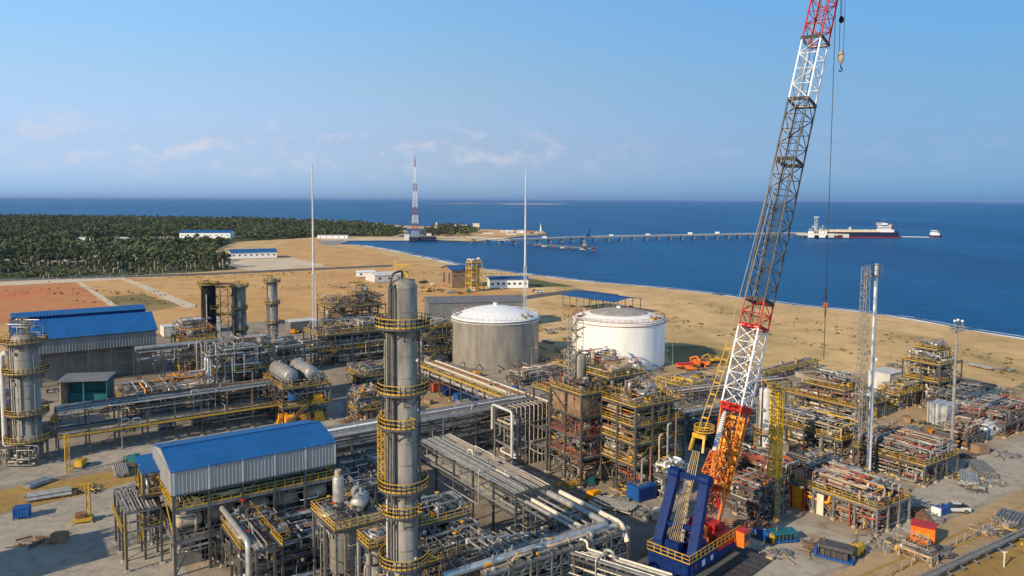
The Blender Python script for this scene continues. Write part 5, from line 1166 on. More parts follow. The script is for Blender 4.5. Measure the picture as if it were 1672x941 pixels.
for x, y in ((4.5, 2.1), (4.5, 5.2), (9.5, 3.9), (11.8, 3.9)):
    mb = MB(); mb.cyl((x, y-1.0, 5.3), (0, 1, 0), 2.0, .75, 'rope', 18); mb.cyl((x, y-1.2, 5.3), (0, 1, 0), .2, 1.1, 'navy' if x < 6 else 'red', 18); mb.cyl((x, y+1.0, 5.3), (0, 1, 0), .2, 1.1, 'navy' if x < 6 else 'red', 18); mb.box((x, y, 4.4), (1.8, 2.6, .5), 'navy' if x < 6 else 'red'); mb.build('winch', t)
mb = MB(); rail(mb, [(15.3, .05, 4.2), (0, .05, 4.2), (-.85, .05, 4.2), (-.85, 7.75, 4.2), (7, 7.75, 4.2)], 'yellow', 1.3, 1.3, .08, .16); mb.build('deck_railing', t)
mb = MB(); mb.b2(13.4, 15.2, -1.6, .1, 2.6, 5.2, 'orange'); mb.b2(13.5, 15.1, -1.64, -1.6, 3.5, 4.8, 'glass'); mb.b2(15.2, 15.24, -1.4, 0, 3.3, 4.9, 'glass'); mb.b2(13.3, 15.3, -1.7, .2, 5.2, 5.35, 'red'); mb.build('cab', t)
for x0, x1, y0, y1 in ((.6, 2.4, 5.9, 7.5), (5.8, 7.4, 6.0, 7.4), (2.8, 4, .5, 1.2)):
    mb = MB(); mb.b2(x0, x1, y0, y1, 4.22, 5.5, 'navy'); mb.b2(x0+.2, x1-.2, y0-.03, y0, 4.5, 5.2, 'steel'); mb.build('machinery_box', t)
# A-frame: two heavy blue legs leaning towards the boom
def loc(v): return Matrix.Rotation(-CA, 3, 'Z')@(Vector(v)-CO)
mb = MB(); ltop = [loc(D(1103, 772, 124)), loc(D(1152, 785, 121.5))]
lbot = [Vector((.7, 6.9, 4.2)), Vector((1.4, .9, 4.2))]
for a, b in zip(lbot, ltop):
    mb = MB(); mb.beam(a, b, 1.15, 1.55, 'navy', up=(0, 1, 0)); n_ = 12
    mb.cyl(b+Vector((0, -.9, 0)), (0, 1, 0), 1.8, .95, 'navy', 16); mb.build('mast_leg', t)
    mb = MB(); e1 = (b-a).normalized(); 
    for i in range(26): c = a+(b-a)*(.08+.86*i/26)+Vector((1.0, -.3, 0)); mb.box(c, (.18, .35, .22), 'cream')
    mb.build('ladder', t)
mb = MB(); mb.beam(ltop[0], ltop[1], .8, .9, 'navy'); mb.beam(lbot[0].lerp(ltop[0], .35), lbot[1].lerp(ltop[1], .35), .6, .6, 'navy')
mb.build('mast_crosshead', t)
mb = MB(); mid = (ltop[0]+ltop[1])/2
for i in range(6):
    o_ = Vector((0, (i-2.5)*.35, 0)); mb.sweep([Vector((.2, 4.0, 4.6))+o_, mid+o_*.8], .05, 'yellow' if i == 2 else 'tan_paint', 4)
mb.box(Vector((.9, 4, 5))+Vector((0, 0, .3)), (1.4, 2.4, 1.6), 'navy'); mb.build('luffing_rope', t)
mb = MB(); mb.beam(Vector((3.0, 3.9, 4.4)), mid+Vector((0, 0, -1)), .5, .4, 'tan_paint'); 
for i in range(14): c = Vector((3.0, 3.9, 4.4)).lerp(mid, i/14); mb.box(c, (.6, .8, .2), 'tan_paint' if i % 3 else 'steel')
mb.build('hydraulic_line', t)
# boom
BF = loc(V(33.9, 126.3)+Vector((0, 0, 5.0))); BT = loc(D(1346, 0, 146.5)); dB = (BT-BF).normalized(); sB = Vector((0, 1, 0)); sB = (sB-dB*sB.dot(dB)).normalized()
def at(px_y):   # distance along the boom that the photograph shows at this row
    lo, hi = 0, 140
    for _ in range(40):
        m_ = (lo+hi)/2; p = Matrix.Rotation(CA, 3, 'Z')@(BF+dB*m_)+CO; r = p-CAMP; yy = PY-FPX*r.dot(UU)/r.dot(F0)
        if yy > px_y: lo = m_
        else: hi = m_
    return lo
WB = 3.7; marks = [at(664), at(535), at(492), at(265), at(168), at(68), at(-18)]; cols = ['white', 'red', 'steel', 'steel', 'white', 'red']
for i, c in enumerate(cols):
    a, b = BF+dB*marks[i], BF+dB*marks[i+1]; L_ = (b-a).length; w0, w1 = (WB, WB) if i < 4 else (WB-.1*(i-3), WB-.1*(i-2)); mb = MB(); lattice(mb, a+dB*.08, b-dB*.08, w0, w1, c, max(2, round(L_/3.0)), .34, .17, sB, x=(i in (0,)), nc=8); mb.build('boom_section', t)
for i in (1, 2, 3, 4, 5):
    p = BF+dB*marks[i]; mb = MB(); lattice(mb, p-dB*.25, p+dB*.25, WB+.1, WB+.1, 'steel' if i > 1 else 'red', 1, .3, .22, sB, x=True); mb.build('boom_joint', t)
mb = MB(); a, b = BF, BF+dB*marks[0]; lattice(mb, a, b, 2.6, WB, 'orange', 6, .3, .11, sB, w0b=.5, w1b=WB); mb.build('boom_foot', t)
mb = MB(); p = BF+dB*(marks[0]-.2); lattice(mb, p-dB*.5, p+dB*.4, WB+.1, WB+.1, 'red', 1, .45, .4, sB, x=True); mb.build('boom_foot_head', t)
# orange inner mast panels
pv = dB.cross(sB)
for s_, w_, m_ in ((-1.05, 1.3, 'amber'), (1.0, 2.3, 'amber')):
    mb = MB(); a, b = BF+dB*(marks[0]*.27)+sB*s_-pv*.8, BF+dB*(marks[0]-1.6)+sB*s_-pv*.8; L_ = (b-a).length
    mb.beam(a, b, w_, .3, m_, up=pv); 
    for i in range(9): c = a.lerp(b, (i+.5)/9); mb.beam(c-sB*(w_/2+.2), c+sB*(w_/2+.2), .3, .5, 'orange', up=dB)
    mb.build('mast_panel', t)
crr = random.Random(5)
for i in range(16):
    f = crr.uniform(.05, .8); c = BF+dB*(marks[0]*f); mb = MB(); q = [c+sB*crr.uniform(-1.5, 1.5)+pv*crr.uniform(-1.2, 1.2) for _ in range(4)]; q = [v+dB*i_*1.4 for i_, v in enumerate(q)]; mb.sweep(smooth(q, 4), .11, crr.choice(('orange', 'amber', 'red', 'rope')), 5); mb.build('hose', t)
# white backstop strut with orange end
for k, (pa, pb, ra) in enumerate(((loc(D(1156, 776, 121.6)), BF+dB*(marks[0]-.8)+sB*-WB/2*-1, .42), (mid+Vector((0, 1.2, 0)), BF+dB*(marks[0]-.8)-pv*0+sB*WB/2*-1*-1, .0))):
    if k == 1: continue
    q1 = pa.lerp(pb, .33); mb = MB(); lattice(mb, pa, q1, 1.6, .9, 'orange', 3, .25, .16, sB); mb.sweep([q1, pa.lerp(pb, .94)], .42, 'white', 12); mb.sweep([pa.lerp(pb, .94), pb], .5, 'red', 12)
    mb.build('backstop', t)
    mb = MB(); d_ = (pb-q1).normalized(); 
    for i in range(18): c = q1.lerp(pb, i/18*.93); mb.sweep([c, c+d_*.12], .47, 'steel_light', 10)
    mb.build('strut_rungs', t)
mb = MB(); mb.b2(6.5, 8.5, -.9, 1.5, 4.3, 7.5, 'red') if False else mb.box(BF+Vector((-1.2, 0, .4)), (2.4, 5.4, 1.8), 'red'); mb.build('boom_pivot', t)
# pendants, spreader, hoist ropes
TIP = BF+dB*(marks[-1]+12)
mb = MB(); lattice(mb, BF+dB*(marks[-1]), TIP, WB-.3, 1.8, 'red', 4, .34, .17, sB, w1b=1.2); mb.build('boom_head', t)
hd = MB(); hd.cyl(TIP+Vector((0, -.8, .6)), (0, 1, 0), 1.6, 1.1, 'red', 18); hd.beam(TIP, TIP+Vector((3.2, 0, 1.2)), 1, .8, 'red'); hd.cyl(TIP+Vector((3.2, -.4, 1.0)), (0, 1, 0), .8, .8, 'red', 16); hd.build('sheave', t)
SPD = loc(D(1142, 712, 122)); mb = MB(); mb.beam(SPD+Vector((0, -1.2, 0)), SPD+Vector((0, 1.2, 0)), .5, .7, 'yellow')
for s_ in (-.9, .9): mb.beam(SPD+Vector((0, s_, 0)), SPD+Vector((-.9, s_*1.3, -2.4)), .35, .45, 'yellow')
mb.build('pendant_spreader', t)
mb = MB(); pr = [SPD+Vector((.6+1.6*math.cos(i*PI/8), 1.6*math.sin(i*PI/8)-.5, .9)) for i in range(17)]; mb.sweep(pr, .12, 'yellow', 6); rail(mb, pr[:-1], 'yellow', .8, 1.2, .08, 0, True); mb.build('service_ring', t)
JN = BF+dB*at(400)-pv*WB*.45
mb = MB(); UP_ = BF+dB*marks[-1]
for s_ in (-.55, .55):
    K = loc(D(1192, 560, 128)); mb.sweep([SPD+Vector((0, s_, 0)), K+sB*s_], .08, 'yellow', 5); mb.sweep([K+sB*s_, TIP+sB*s_*.6], .06, 'tan_paint', 5)
mb.build('boom_pendant', t)
mb = MB()
K = loc(D(1192, 560, 128))
for i in range(8): c = SPD.lerp(K, (i+.5)/8); mb.beam(c+sB*.6, c-sB*.6, .12, .25, 'yellow')
mb.build('pendant_spacers', t)
mb = MB()
for i in range(5): o_ = Vector((0, (i-2)*.4, 0)); mb.sweep([SPD+Vector((-.9, 0, -2.3))+o_*.7, mid+o_], .06, 'yellow' if i % 2 else 'cream', 4)
mb.build('reeving', t)
for k in range(2):
    mb = MB(); mb.sweep([BF+dB*2+sB*(.5-k), BF+dB*marks[-1]+sB*(.5-k)], .06, 'rope', 4); mb.build('inner_rope', t)
mb = MB(); a, b = BF+dB*marks[0]+sB*1.2, BF+dB*marks[3]+sB*1.2; ladder(mb, a, b, pv, 'tan_paint', .6); mb.build('boom_ladder', t)
def hang(px_, py0, py1, d, names, label):
    p0 = D(px_, py0, d); p1 = D(px_, py1, d); h = thing('hoist_line', label, 'hook line', (p0.x, p0.y, p1.z)); H_ = p0.z+14-p1.z
    return h, H_
TW = Matrix.Rotation(CA, 3, 'Z')@TIP+CO; TW2 = Matrix.Rotation(CA, 3, 'Z')@(TIP+Vector((3.2, 0, 1)))+CO
q = D(1353, 590, 150); tp = V(TW.x, TW.y)
def rope(parent, p, q, r=.05, m='rope'): mb = MB(); mb.sweep([p, q], r, m, 4); return mb.build('rope', parent)
def top_for(px_, d, z): q = D(px_, 0, d); return V(q.x, q.y)+Vector((0, 0, z))
zt = TW.z
a = top_for(1365, 150, zt); h = thing('hoist_line', 'long single hoist rope with a small orange ball reaching down to the beach side', 'hook line', (a.x, a.y, 0))
rope(h, (0, 0, zt), (0, 0, 60-(590-328)*150/1250), .07)
zb = 60-(500-328)*150/1250; mb = MB(); mb.rev((0, 0, zb-.6), (0, 0, 1), [(0, .05), (.2, .4), (.6, .55), (1, .4), (1.3, .05)], 'orange', 14); mb.cyl((0, 0, zb+.7), (0, 0, 1), 2.6, .2, 'rope', 8); mb.cyl((0, 0, zb-2.2), (0, 0, 1), 1.6, .15, 'rope', 8); mb.build('ball_weight', h)
a = top_for(1376.5, 150, zt); h = thing('hook_block', 'brown hook block with a blue hook hanging right of the boom head', 'hook block', (a.x, a.y, 0)); zb = 60+(325-95)*150/1250
for x in (-.42, .42): rope(h, (x, 0, zt), (x, 0, zb+1), .055)
mb = MB(); mb.rev((0, 0, zb-1.3), (0, 0, 1), [(0, .05), (.4, .45), (1.4, .62), (2.2, .5), (2.6, .15)], 'tan_paint', 12); mb.build('block', h)
mb = MB(); mb.sweep([(0, 0, zb-1.2), (0, 0, zb-1.9), (.35, 0, zb-2.4), (0, 0, zb-2.8), (-.35, 0, zb-2.5)], .13, 'blue', 6); mb.build('hook', h)
a2 = top_for(1375, 148, zt); h = thing('ball_hook', 'small dark ball weight high beside the boom head', 'ball weight', (a2.x, a2.y, 0)); zb = 60+(325-33)*148/1250
rope(h, (0, 0, zt), (0, 0, zb), .05); mb = MB(); mb.rev((0, 0, zb-1), (0, 0, 1), [(0, .1), (.3, .45), (.8, .5), (1.3, .2)], 'black', 10); mb.build('ball', h)
LAND.append(('blue crane', CO+fv*6, 9))
# timber mats under the crane
for i in range(9):
    mb = MB(); mb.b2(0, 1.7, 0, 15, .02, .3, 'pipe_dark'); 
    for k in range(5): mb.b2(.1+k*.33, .12+k*.33, .1, 14.9, .3, .305, 'black')
    q = CO+fv*(2+i*1.9)-lv_*4.6; o = mb.build('crane_mat', None, q, CA); tag(o, 'dark timber mat laid under the crawler tracks of the blue crane', 'mat', 'timber mats under the crane')
# ------------------------------------------------------------------ right-hand modules
YT = W(1263, 850); t = thing('stair_tower', 'slim bright yellow lattice stair tower right of the crane boom', 'tower', YT, PHI)
mb = MB(); lattice(mb, (0, 0, 0), (0, 0, 8.4), 2.3, 2.3, 'steel_light', 4, .2, .12, (1, 0, 0)); mb.build('lower_frame', t)
mb = MB(); lattice(mb, (0, 0, 8.4), (0, 0, 25), 1.6, 1.6, 'bright_yellow', 14, .34, .12, (1, 0, 0)); mb.b2(-1.2, 1.2, -1.2, 1.2, 25, 25.1, 'grating'); rail(mb, [(-1.2, -1.2, 25.1), (1.2, -1.2, 25.1), (1.2, 1.2, 25.1), (-1.2, 1.2, 25.1)], closed=True, t=.08); mb.build('upper_frame', t)
mb = MB(); ladder(mb, (0, -.5, 0), (0, -.5, 25), (1, 0, 0), 'bright_yellow', .9, True, (0, -1, 0)); mb.build('ladder', t)
LAND.append(('yellow stair tower', YT, 3))
column('process_tower', 'short pale grey tower between the crane boom and the yellow stair tower', W(1246, 770), 1.25, 19, 'grey_white', [(9, 2.3, -PI, PI)], skirt=3, seed=31, pipes=3)
MR = ['galv', 'clad', 'pipe_grey', 'yellow', 'tan_paint', 'galv', 'grey_white', 'pipe_dark', 'pipe_grey', 'galv', 'rust']
kw = dict(stairs=False, extra=3.0, rs=(.12, .16, .2, .26))
module('pipe_module', 'yellow-edged pipe module behind the yellow stair tower', 'pipe module', W(1374, 752), 12, 20, [4.6], 3, 4, 111, 92, equip=5, mats=MR, rails=['yellow'], **kw)
module('pipe_module', 'crowded module of silver pipes and vessels left of the white pole mast', 'pipe module', W(1398, 694), 14, 22, [(4.5, 0, 1, 0, 1), (8, .1, .9, .2, .8)], 3, 4, 112, 96, equip=7, mats=MR, **kw)
module('pipe_module', 'low pipe module in the shade between the crane and the yellow stair tower', 'pipe module', W(1262, 812), 10, 14, [3.6], 2, 3, 113, 70, equip=4, mats=MX, rails=[None], **kw)
module('pipe_module', 'dark unfinished module just left of the orange-panelled module', 'pipe module', W(1300, 868)+WV*6-UV*3, 9, 10, [3.2], 2, 2, 114, 60, equip=2, mats=MX+['pipe_dark']*3, rails=[None], **kw)
module('pipe_module', 'orange and yellow topped pipe rack module around the foot of the grey pole mast', 'pipe module', W(1509, 796), 14, 16, [4.5], 3, 3, 115, 88, equip=3, mats=['galv', 'oxide', 'tan_paint', 'rust', 'clad', 'pipe_grey', 'galv', 'galv'], rails=['yellow'], rz=PHI, **kw)
t = module('pipe_module', 'grey steel module with orange pipes and panels beside the sandy road', 'pipe module', W(1431, 876), 11, 17, [4.8], 3, 4, 116, 92, equip=3, mats=['galv', 'pipe_grey', 'oxide', 'rust', 'clad', 'tan_paint', 'galv', 'steel_light', 'amber'], rails=['yellow'], steel='steel_light', **kw)
mb = MB(); mb.b2(-1.2, -.9, 14.4, 16.6, 0, 4.2, 'amber'); mb.b2(-1.25, -.85, 14, 14.4, 0, 4.4, 'red'); mb.b2(-1.25, -.85, 16.6, 17, 0, 4.4, 'red'); mb.build('orange_panel', t)
for y in (10.5,): mb = MB(); mb.b2(-.25, 0, y, y+1.4, .1, 4.1, 'cream'); mb.build('white_panel', t)
for i in range(6): pipe(t, [(10+i*1.3, 3-i*.1, .2), (10+i*1.3, 3-i*.1, 3.4-.3*i), (12+i*1.5, 5, 3.4-.3*i), (12+i*1.5, 9, .4)], .22, ('steel_light', 'galv', 'tan_paint')[i % 3])
mb = MB(); mb.b2(-.3, .1, 5, 5.3, .1, 4.6, 'oxide'); mb.build('orange_panel', t)
mb = MB(); mb.b2(0, 2.4, 0, 1.0, 0, 6.2, 'orange'); o = mb.build('orange_panel', None, W(1524, 784), PHI); bpy.data.objects.remove(o)
module('process_module', 'tiered grey tower module with two yellow decks at the edge of the beach', 'process structure', W(1532, 664), 13, 11, [7, 12.2, (16, .2, .8, .2, .8)], 2, 2, 117, 84, equip=6, mats=['galv', 'steel_light', 'white', 'yellow', 'pipe_grey', 'tan_paint'], extra=2.6, stairs=False)
module('pipe_skid', 'low yellow-railed skid left of the tiered tower module', 'pipe skid', W(1468, 670), 13, 7, [4.2], 3, 1, 118, 56, equip=3, mats=['galv', 'yellow', 'steel_light', 'yellow', 'tan_paint'], extra=2.4, stairs=False)
module('pipe_module', 'grey piping module at the right edge with reddish pipes on top', 'pipe module', W(1640, 716), 22, 12, [3.4], 3, 2, 119, 70, equip=4, mats=['galv', 'pipe_grey', 'rust', 'oxide', 'steel_light'], rails=[None], **kw)
module('pipe_module', 'low spread of grey pipe spools behind the white cabins at the right edge', 'pipe module', W(1600, 688)+WV*4, 26, 12, [2.6], 4, 2, 120, 90, equip=4, mats=['galv', 'pipe_grey', 'steel_light', 'pipe_dark'], rails=[None], **kw)
t = rack('long low yellow pipe corridor along the edge of the beach', W(1250, 622), 34, 4, [2.6], 5, 121, PHI+.1, walk=2.6, mats=['tan_paint', 'tan_paint', 'galv', 'yellow'], droops=5)
rack('low pipe rack in front of the white tank and behind the crane boom', W(1110, 668), 42, 6, [4.2], 9, 122, PHI-.18, walk=None, mats=PM, droops=14)
rack('dark low pipe rack between the tall structure and the crane boom', W(1130, 720), 24, 7, [3.4, 5.6], 9, 123, PHI-.1, mats=PM+['pipe_dark']*4, droops=18)
t = thing('basin', 'grey-walled basin with a green floor beside the yellow corridor', 'basin', W(1383, 619), R(20)); mb = MB()
for a_ in ((-14, .3, 0, .4), (-14, .3, 8.6, 9), (-14, -13.6, .4, 8.6), (-.1, .3, .4, 8.6)): mb.b2(a_[0], a_[1], a_[2], a_[3], 0, 1.6, 'concrete')
mb.build('wall', t); mb = MB(); mb.b2(-13.6, -.1, .4, 8.6, .0, .9, 'green'); mb.build('algae_water', t)
# boxes and cabins
def cabin(name, label, cat, o, sx, sy, h, m, rz=PHI, roof='grey_white', ribs=True, win=2, door='blue', skid=True):
    t = thing(name, label, cat, o, rz); mb = MB(); z0 = .3
    mb.b2(0, sx, 0, sy, z0, h, m)
    if ribs:
        for p_, A, N in (((0, 0, z0), (sx, 0, 0), (0, -1, 0)), ((0, sy, z0), (0, -sy, 0), (-1, 0, 0)), ((sx, 0, z0), (0, sy, 0), (1, 0, 0))): mb.ribbed(Vector(p_)+Vector(N)*.02, A, (0, 0, h-z0), N, m, .45, .05)
    for x in (0, sx):
        for y in (0, sy): mb.beam((x, y, 0), (x, y, h+.03), .18, .18, m)
    mb.build('body', t); mb = MB(); mb.b2(-.15, sx+.15, -.15, sy+.15, h+.04, h+.16, roof); mb.build('roof', t)
    for i in range(win): w_ = MB(); x = sx*(i+.6)/(win+.6); w_.box((x, -.1, h*.6), (1, .08, .9), 'glass'); w_.build('window', t)
    if door: d_ = MB(); d_.box((.7, -.1, 1.25), (.9, .08, 1.9), door); d_.build('door', t)
    LAND.append((label, Vector(o), max(sx, sy)/2)); return t
cabin('cabin', 'tall pale grey cabin standing before the tiered tower module', 'cabin', W(1545, 700), 6, 5, 5.8, 'grey_white', win=0, door=None)
cabin('cabin', 'long pale box unit right behind the tall pale cabin', 'container', W(1585, 684), 14, 5, 4.2, 'grey_white', win=0, door=None)
cabin('cabin', 'stained white tank house left of the tiered tower module', 'cabin', W(1452, 641), 9, 7, 5.6, 'grey_white', win=0, door=None)
cabin('site_office', 'white site cabin with a blue door near the right edge', 'cabin', W(1612, 716), 9, 3.6, 3.4, 'white', win=1)
cabin('site_office', 'grey site cabin left of the white one with the blue door', 'cabin', W(1585, 704), 6, 3.4, 3.0, 'steel_light', win=1, door=None)
cabin('container', 'small green-grey control box on a skid beside the yellow stair tower', 'container', W(1495, 612), 6, 4, 3, 'steel_light', win=0, door=None)
# mast pair on the right
WP = W(1418, 778); t = thing('floodlight_mast', 'tall white pole mast with a head platform right of the crane', 'mast', WP, PHI)
mb = MB(); mb.rev((0, 0, 0), (0, 0, 1), [(0, .48), (20, .42), (46, .34)], 'white', 14); mb.cyl((0, 0, 0), (0, 0, 1), .3, .9, 'concrete', 14); mb.build('pole', t)
mb = MB(); mb.b2(-2.6, .7, -1, 1, 44, 44.1, 'grating'); rail(mb, [(-2.6, -1, 44.1), (.7, -1, 44.1), (.7, 1, 44.1), (-2.6, 1, 44.1)], 'galv', closed=True, h=2.2); mb.b2(.2, .7, -.5, .5, 44.2, 46.6, 'galv'); mb.build('platform', t)
mb = MB(); [mb.box((0, y, z), (.5, .5, .5), 'white') for y, z in ((-.8, 26), (.8, 18))]; mb.build('lamp_box', t)
LT = D(1418, 640, 172); t = thing('lattice_mast', 'grey lattice tower standing just left of the white pole mast', 'mast', V(LT.x-1.6, LT.y), PHI)
mb = MB(); lattice(mb, (0, 0, 0), (0, 0, 45), 2.0, 1.3, 'galv', 30, .16, .1, (1, 0, 0)); mb.build('frame', t); mb = MB(); ladder(mb, (0, 0, 0), (0, 0, 45), (1, 0, 0), 'tan_paint', .8); mb.build('ladder', t)
mb = MB(); lattice(mb, (1.5, -1.9, 0), (1.5, -1.9, 13), 1.3, 1.3, 'yellow', 8, .14, .09, (1, 0, 0)); ladder(mb, (1.5, -1.9, 0), (1.5, -1.9, 13), (1, 0, 0), 'yellow', .8); mb.build('stair_cage', t)
LAND.append(('white pole mast', WP, 3))
GP = W(1553, 739); t = thing('floodlight_mast', 'grey pole mast with a small basket top near the right edge', 'mast', GP, PHI)
mb = MB(); mb.rev((0, 0, 0), (0, 0, 1), [(0, .42), (15, .36), (29.5, .26)], 'galv', 12); mb.cyl((0, 0, 0), (0, 0, 1), .3, .8, 'concrete', 12); mb.build('pole', t)
mb = MB(); mb.b2(-1.2, 1.2, -1.2, 1.2, 29.5, 29.6, 'grating'); rail(mb, [(-1.2, -1.2, 29.6), (1.2, -1.2, 29.6), (1.2, 1.2, 29.6), (-1.2, 1.2, 29.6)], 'galv', closed=True); mb.build('basket', t)
for x, y in ((-1.1, 0), (1.1, .3), (.2, -1.1)): mb = MB(); mb.cyl((x, y, 29.6), (0, 0, 1), 2.2, .1, 'galv', 6); mb.box((x, y, 31.9), (.45, .45, .4), 'white'); mb.build('lamp', t)
LAND.append(('grey pole mast', GP, 3))
# ------------------------------------------------------------------ loose things on the ground
ck = random.Random(99); USED = set()
MARKS = [('the left edge column', 48, 760), ('the teal shelter', 130, 665), ('the blue-roofed warehouse', 230, 620), ('the left pipe rack', 250, 740), ('the left tall-legged pipe rack', 205, 900), ('the compressor house', 300, 930),
         ('the twin drums', 500, 690), ('the slim grey tower', 445, 560), ('the left thin mast', 514, 592), ('the big silver column', 660, 930), ('the grey tank', 809, 606), ('the white tank', 1014, 606), ('the pipe portal', 860, 765),
         ('the brown-boxed steel structure', 948, 798), ('the yellow-railed structure', 1060, 815), ('the pipe maze', 1020, 900), ('the blue crane', 1135, 920), ('the yellow stair tower', 1263, 850), ('the white pole mast', 1418, 778), ('the grey pole mast', 1553, 740),
         ('the orange-topped module', 1500, 796), ('the orange-panelled module', 1431, 875), ('the tiered tower module', 1532, 664), ('the white site cabin', 1612, 716), ('the green basin', 1370, 620), ('the dark grey warehouse', 740, 540), ('the unfinished brown house', 740, 472), ('the sandy canopy', 972, 508), ('the slanting pipe rack', 760, 660)]
def near(a, b, k=0):
    L_ = sorted(MARKS, key=lambda m: (m[1]-a)**2+(2.2*(m[2]-b))**2); m = L_[k]; dx, dy = a-m[1], b-m[2]
    if abs(dx) > abs(dy)*1.2: r = 'right of' if dx > 0 else 'left of'
    else: r = 'in front of' if dy > 0 else 'behind'
    return r+' '+m[0]
def wording(desc, a, b):
    for k in (0, 1, 2):
        s = desc+' '+near(a, b, k)
        if s not in USED: USED.add(s); return s
    return None
def g_spools(rg):
    mb = MB(); m = rg.choice(('rust', 'galv', 'pipe_grey', 'clad', 'pipe_dark')); n = rg.randint(4, 8); L_ = rg.uniform(4, 9); r = rg.uniform(.15, .35)
    for x in (-L_*.3, L_*.3): mb.box((x, 0, .1), (.25, n*r*2.2, .2), 'tan_paint')
    for k in range(2):
        for i in range(n-k): mb.sweep([(-L_/2+rg.uniform(-.4, .4), (i-(n-k)/2)*r*2.05, .22+r+k*r*1.75), (L_/2, (i-(n-k)/2)*r*2.05, .22+r+k*r*1.75)], r, m, 8)
    return mb, 'pipe_stack', {'rust': 'stack of rusty pipes', 'galv': 'stack of pale pipes', 'pipe_grey': 'stack of grey pipes', 'clad': 'stack of silver pipes', 'pipe_dark': 'stack of dark pipes'}[m], 'pipe stack'
def g_crates(rg):
    mb = MB(); m = rg.choice(('tan_paint', 'cream', 'brown_panel', 'blue', 'grey_white')); s = rg.uniform(1.2, 2.4)
    mb.box((0, 0, s*.4+.15), (s*1.4, s, s*.8), m)
    for x in (-.5, .5): mb.box((x*s, 0, .075), (.15, s, .15), 'brown_panel')
    for x in (-.6, 0, .6): mb.box((x*s, -s/2-.03, s*.4+.15), (.1, .05, s*.8), m)
    mb.box((0, 0, s*.8+.18), (s*1.46, s*1.05, .06), m)
    return mb, 'crate', {'tan_paint': 'tan wooden crate', 'cream': 'pale wooden crate', 'brown_panel': 'brown wooden crate', 'blue': 'blue storage crate', 'grey_white': 'pale grey crate'}[m], 'crate'
def g_heap(rg):
    mb = MB(); pal = rg.choice((('galv', 'steel', 'pipe_grey'), ('rust', 'brown_panel', 'steel'), ('tan_paint', 'pipe_grey', 'galv'), ('yellow', 'galv', 'steel'))); s = rg.uniform(1.5, 3.5)
    for _ in range(26):
        p = Vector((rg.gauss(0, s*.5), rg.gauss(0, s*.35), rg.uniform(.08, .6))); a = rg.uniform(0, 3.14); d = Vector((math.cos(a), math.sin(a), rg.uniform(-.1, .1)))*rg.uniform(.6, 2)
        if rg.random() < .5: mb.beam(p-d, p+d, .12, .16, rg.choice(pal))
        else: mb.sweep([p-d, p+d], rg.uniform(.06, .18), rg.choice(pal), 6)
    for _ in range(6): q = rg.uniform(.4, 1.1); mb.box((rg.gauss(0, s*.5), rg.gauss(0, s*.4), q*.4), (q*1.3, q, q*.8), rg.choice(pal), rg.uniform(0, 3))
    return mb, 'scrap_heap', {'galv': 'loose heap of grey steel pieces', 'rust': 'loose heap of rusty steel pieces', 'tan_paint': 'loose heap of pale boards and pipes', 'yellow': 'loose heap of yellow scaffold pieces'}[pal[0]], 'heap'
def g_drum(rg):
    mb = MB(); r = rg.uniform(.8, 1.3); mb.cyl((0, -.6, r), (0, 1, 0), .1, r, 'tan_paint', 18); mb.cyl((0, .5, r), (0, 1, 0), .1, r, 'tan_paint', 18); mb.cyl((0, -.5, r), (0, 1, 0), 1, r*.7, 'pipe_dark', 18)
    return mb, 'cable_drum', 'wooden cable drum standing', 'cable drum'
def g_skid(rg):
    mb = MB(); m = rg.choice(('blue', 'yellow', 'steel_light', 'amber', 'teal')); mb.box((0, 0, .2), (3.6, 2, .3), 'steel'); mb.box((-.5, 0, 1.1), (2, 1.6, 1.5), m); mb.cyl((.7, 0, .9), (1, 0, 0), 1.1, .5, m, 12); mb.sweep([(1, .5, .5), (1, .5, 2), (-1, .5, 2.1)], .1, 'galv', 6)
    return mb, 'machine_skid', {'blue': 'blue machine skid', 'yellow': 'yellow machine skid', 'steel_light': 'grey machine skid', 'amber': 'amber machine skid', 'teal': 'teal machine skid'}[m], 'machine'
GEN = {'s': g_spools, 'c': g_crates, 'h': g_heap, 'd': g_drum, 'k': g_skid}
def put(k, a, b, rz=None):
    mb, nm, desc, cat = GEN[k](ck); lb = wording(desc, a, b)
    if lb is None: return
    o = mb.build(nm, None, W(a, b), ck.uniform(0, 3.14) if rz is None else rz); tag(o, lb, cat)
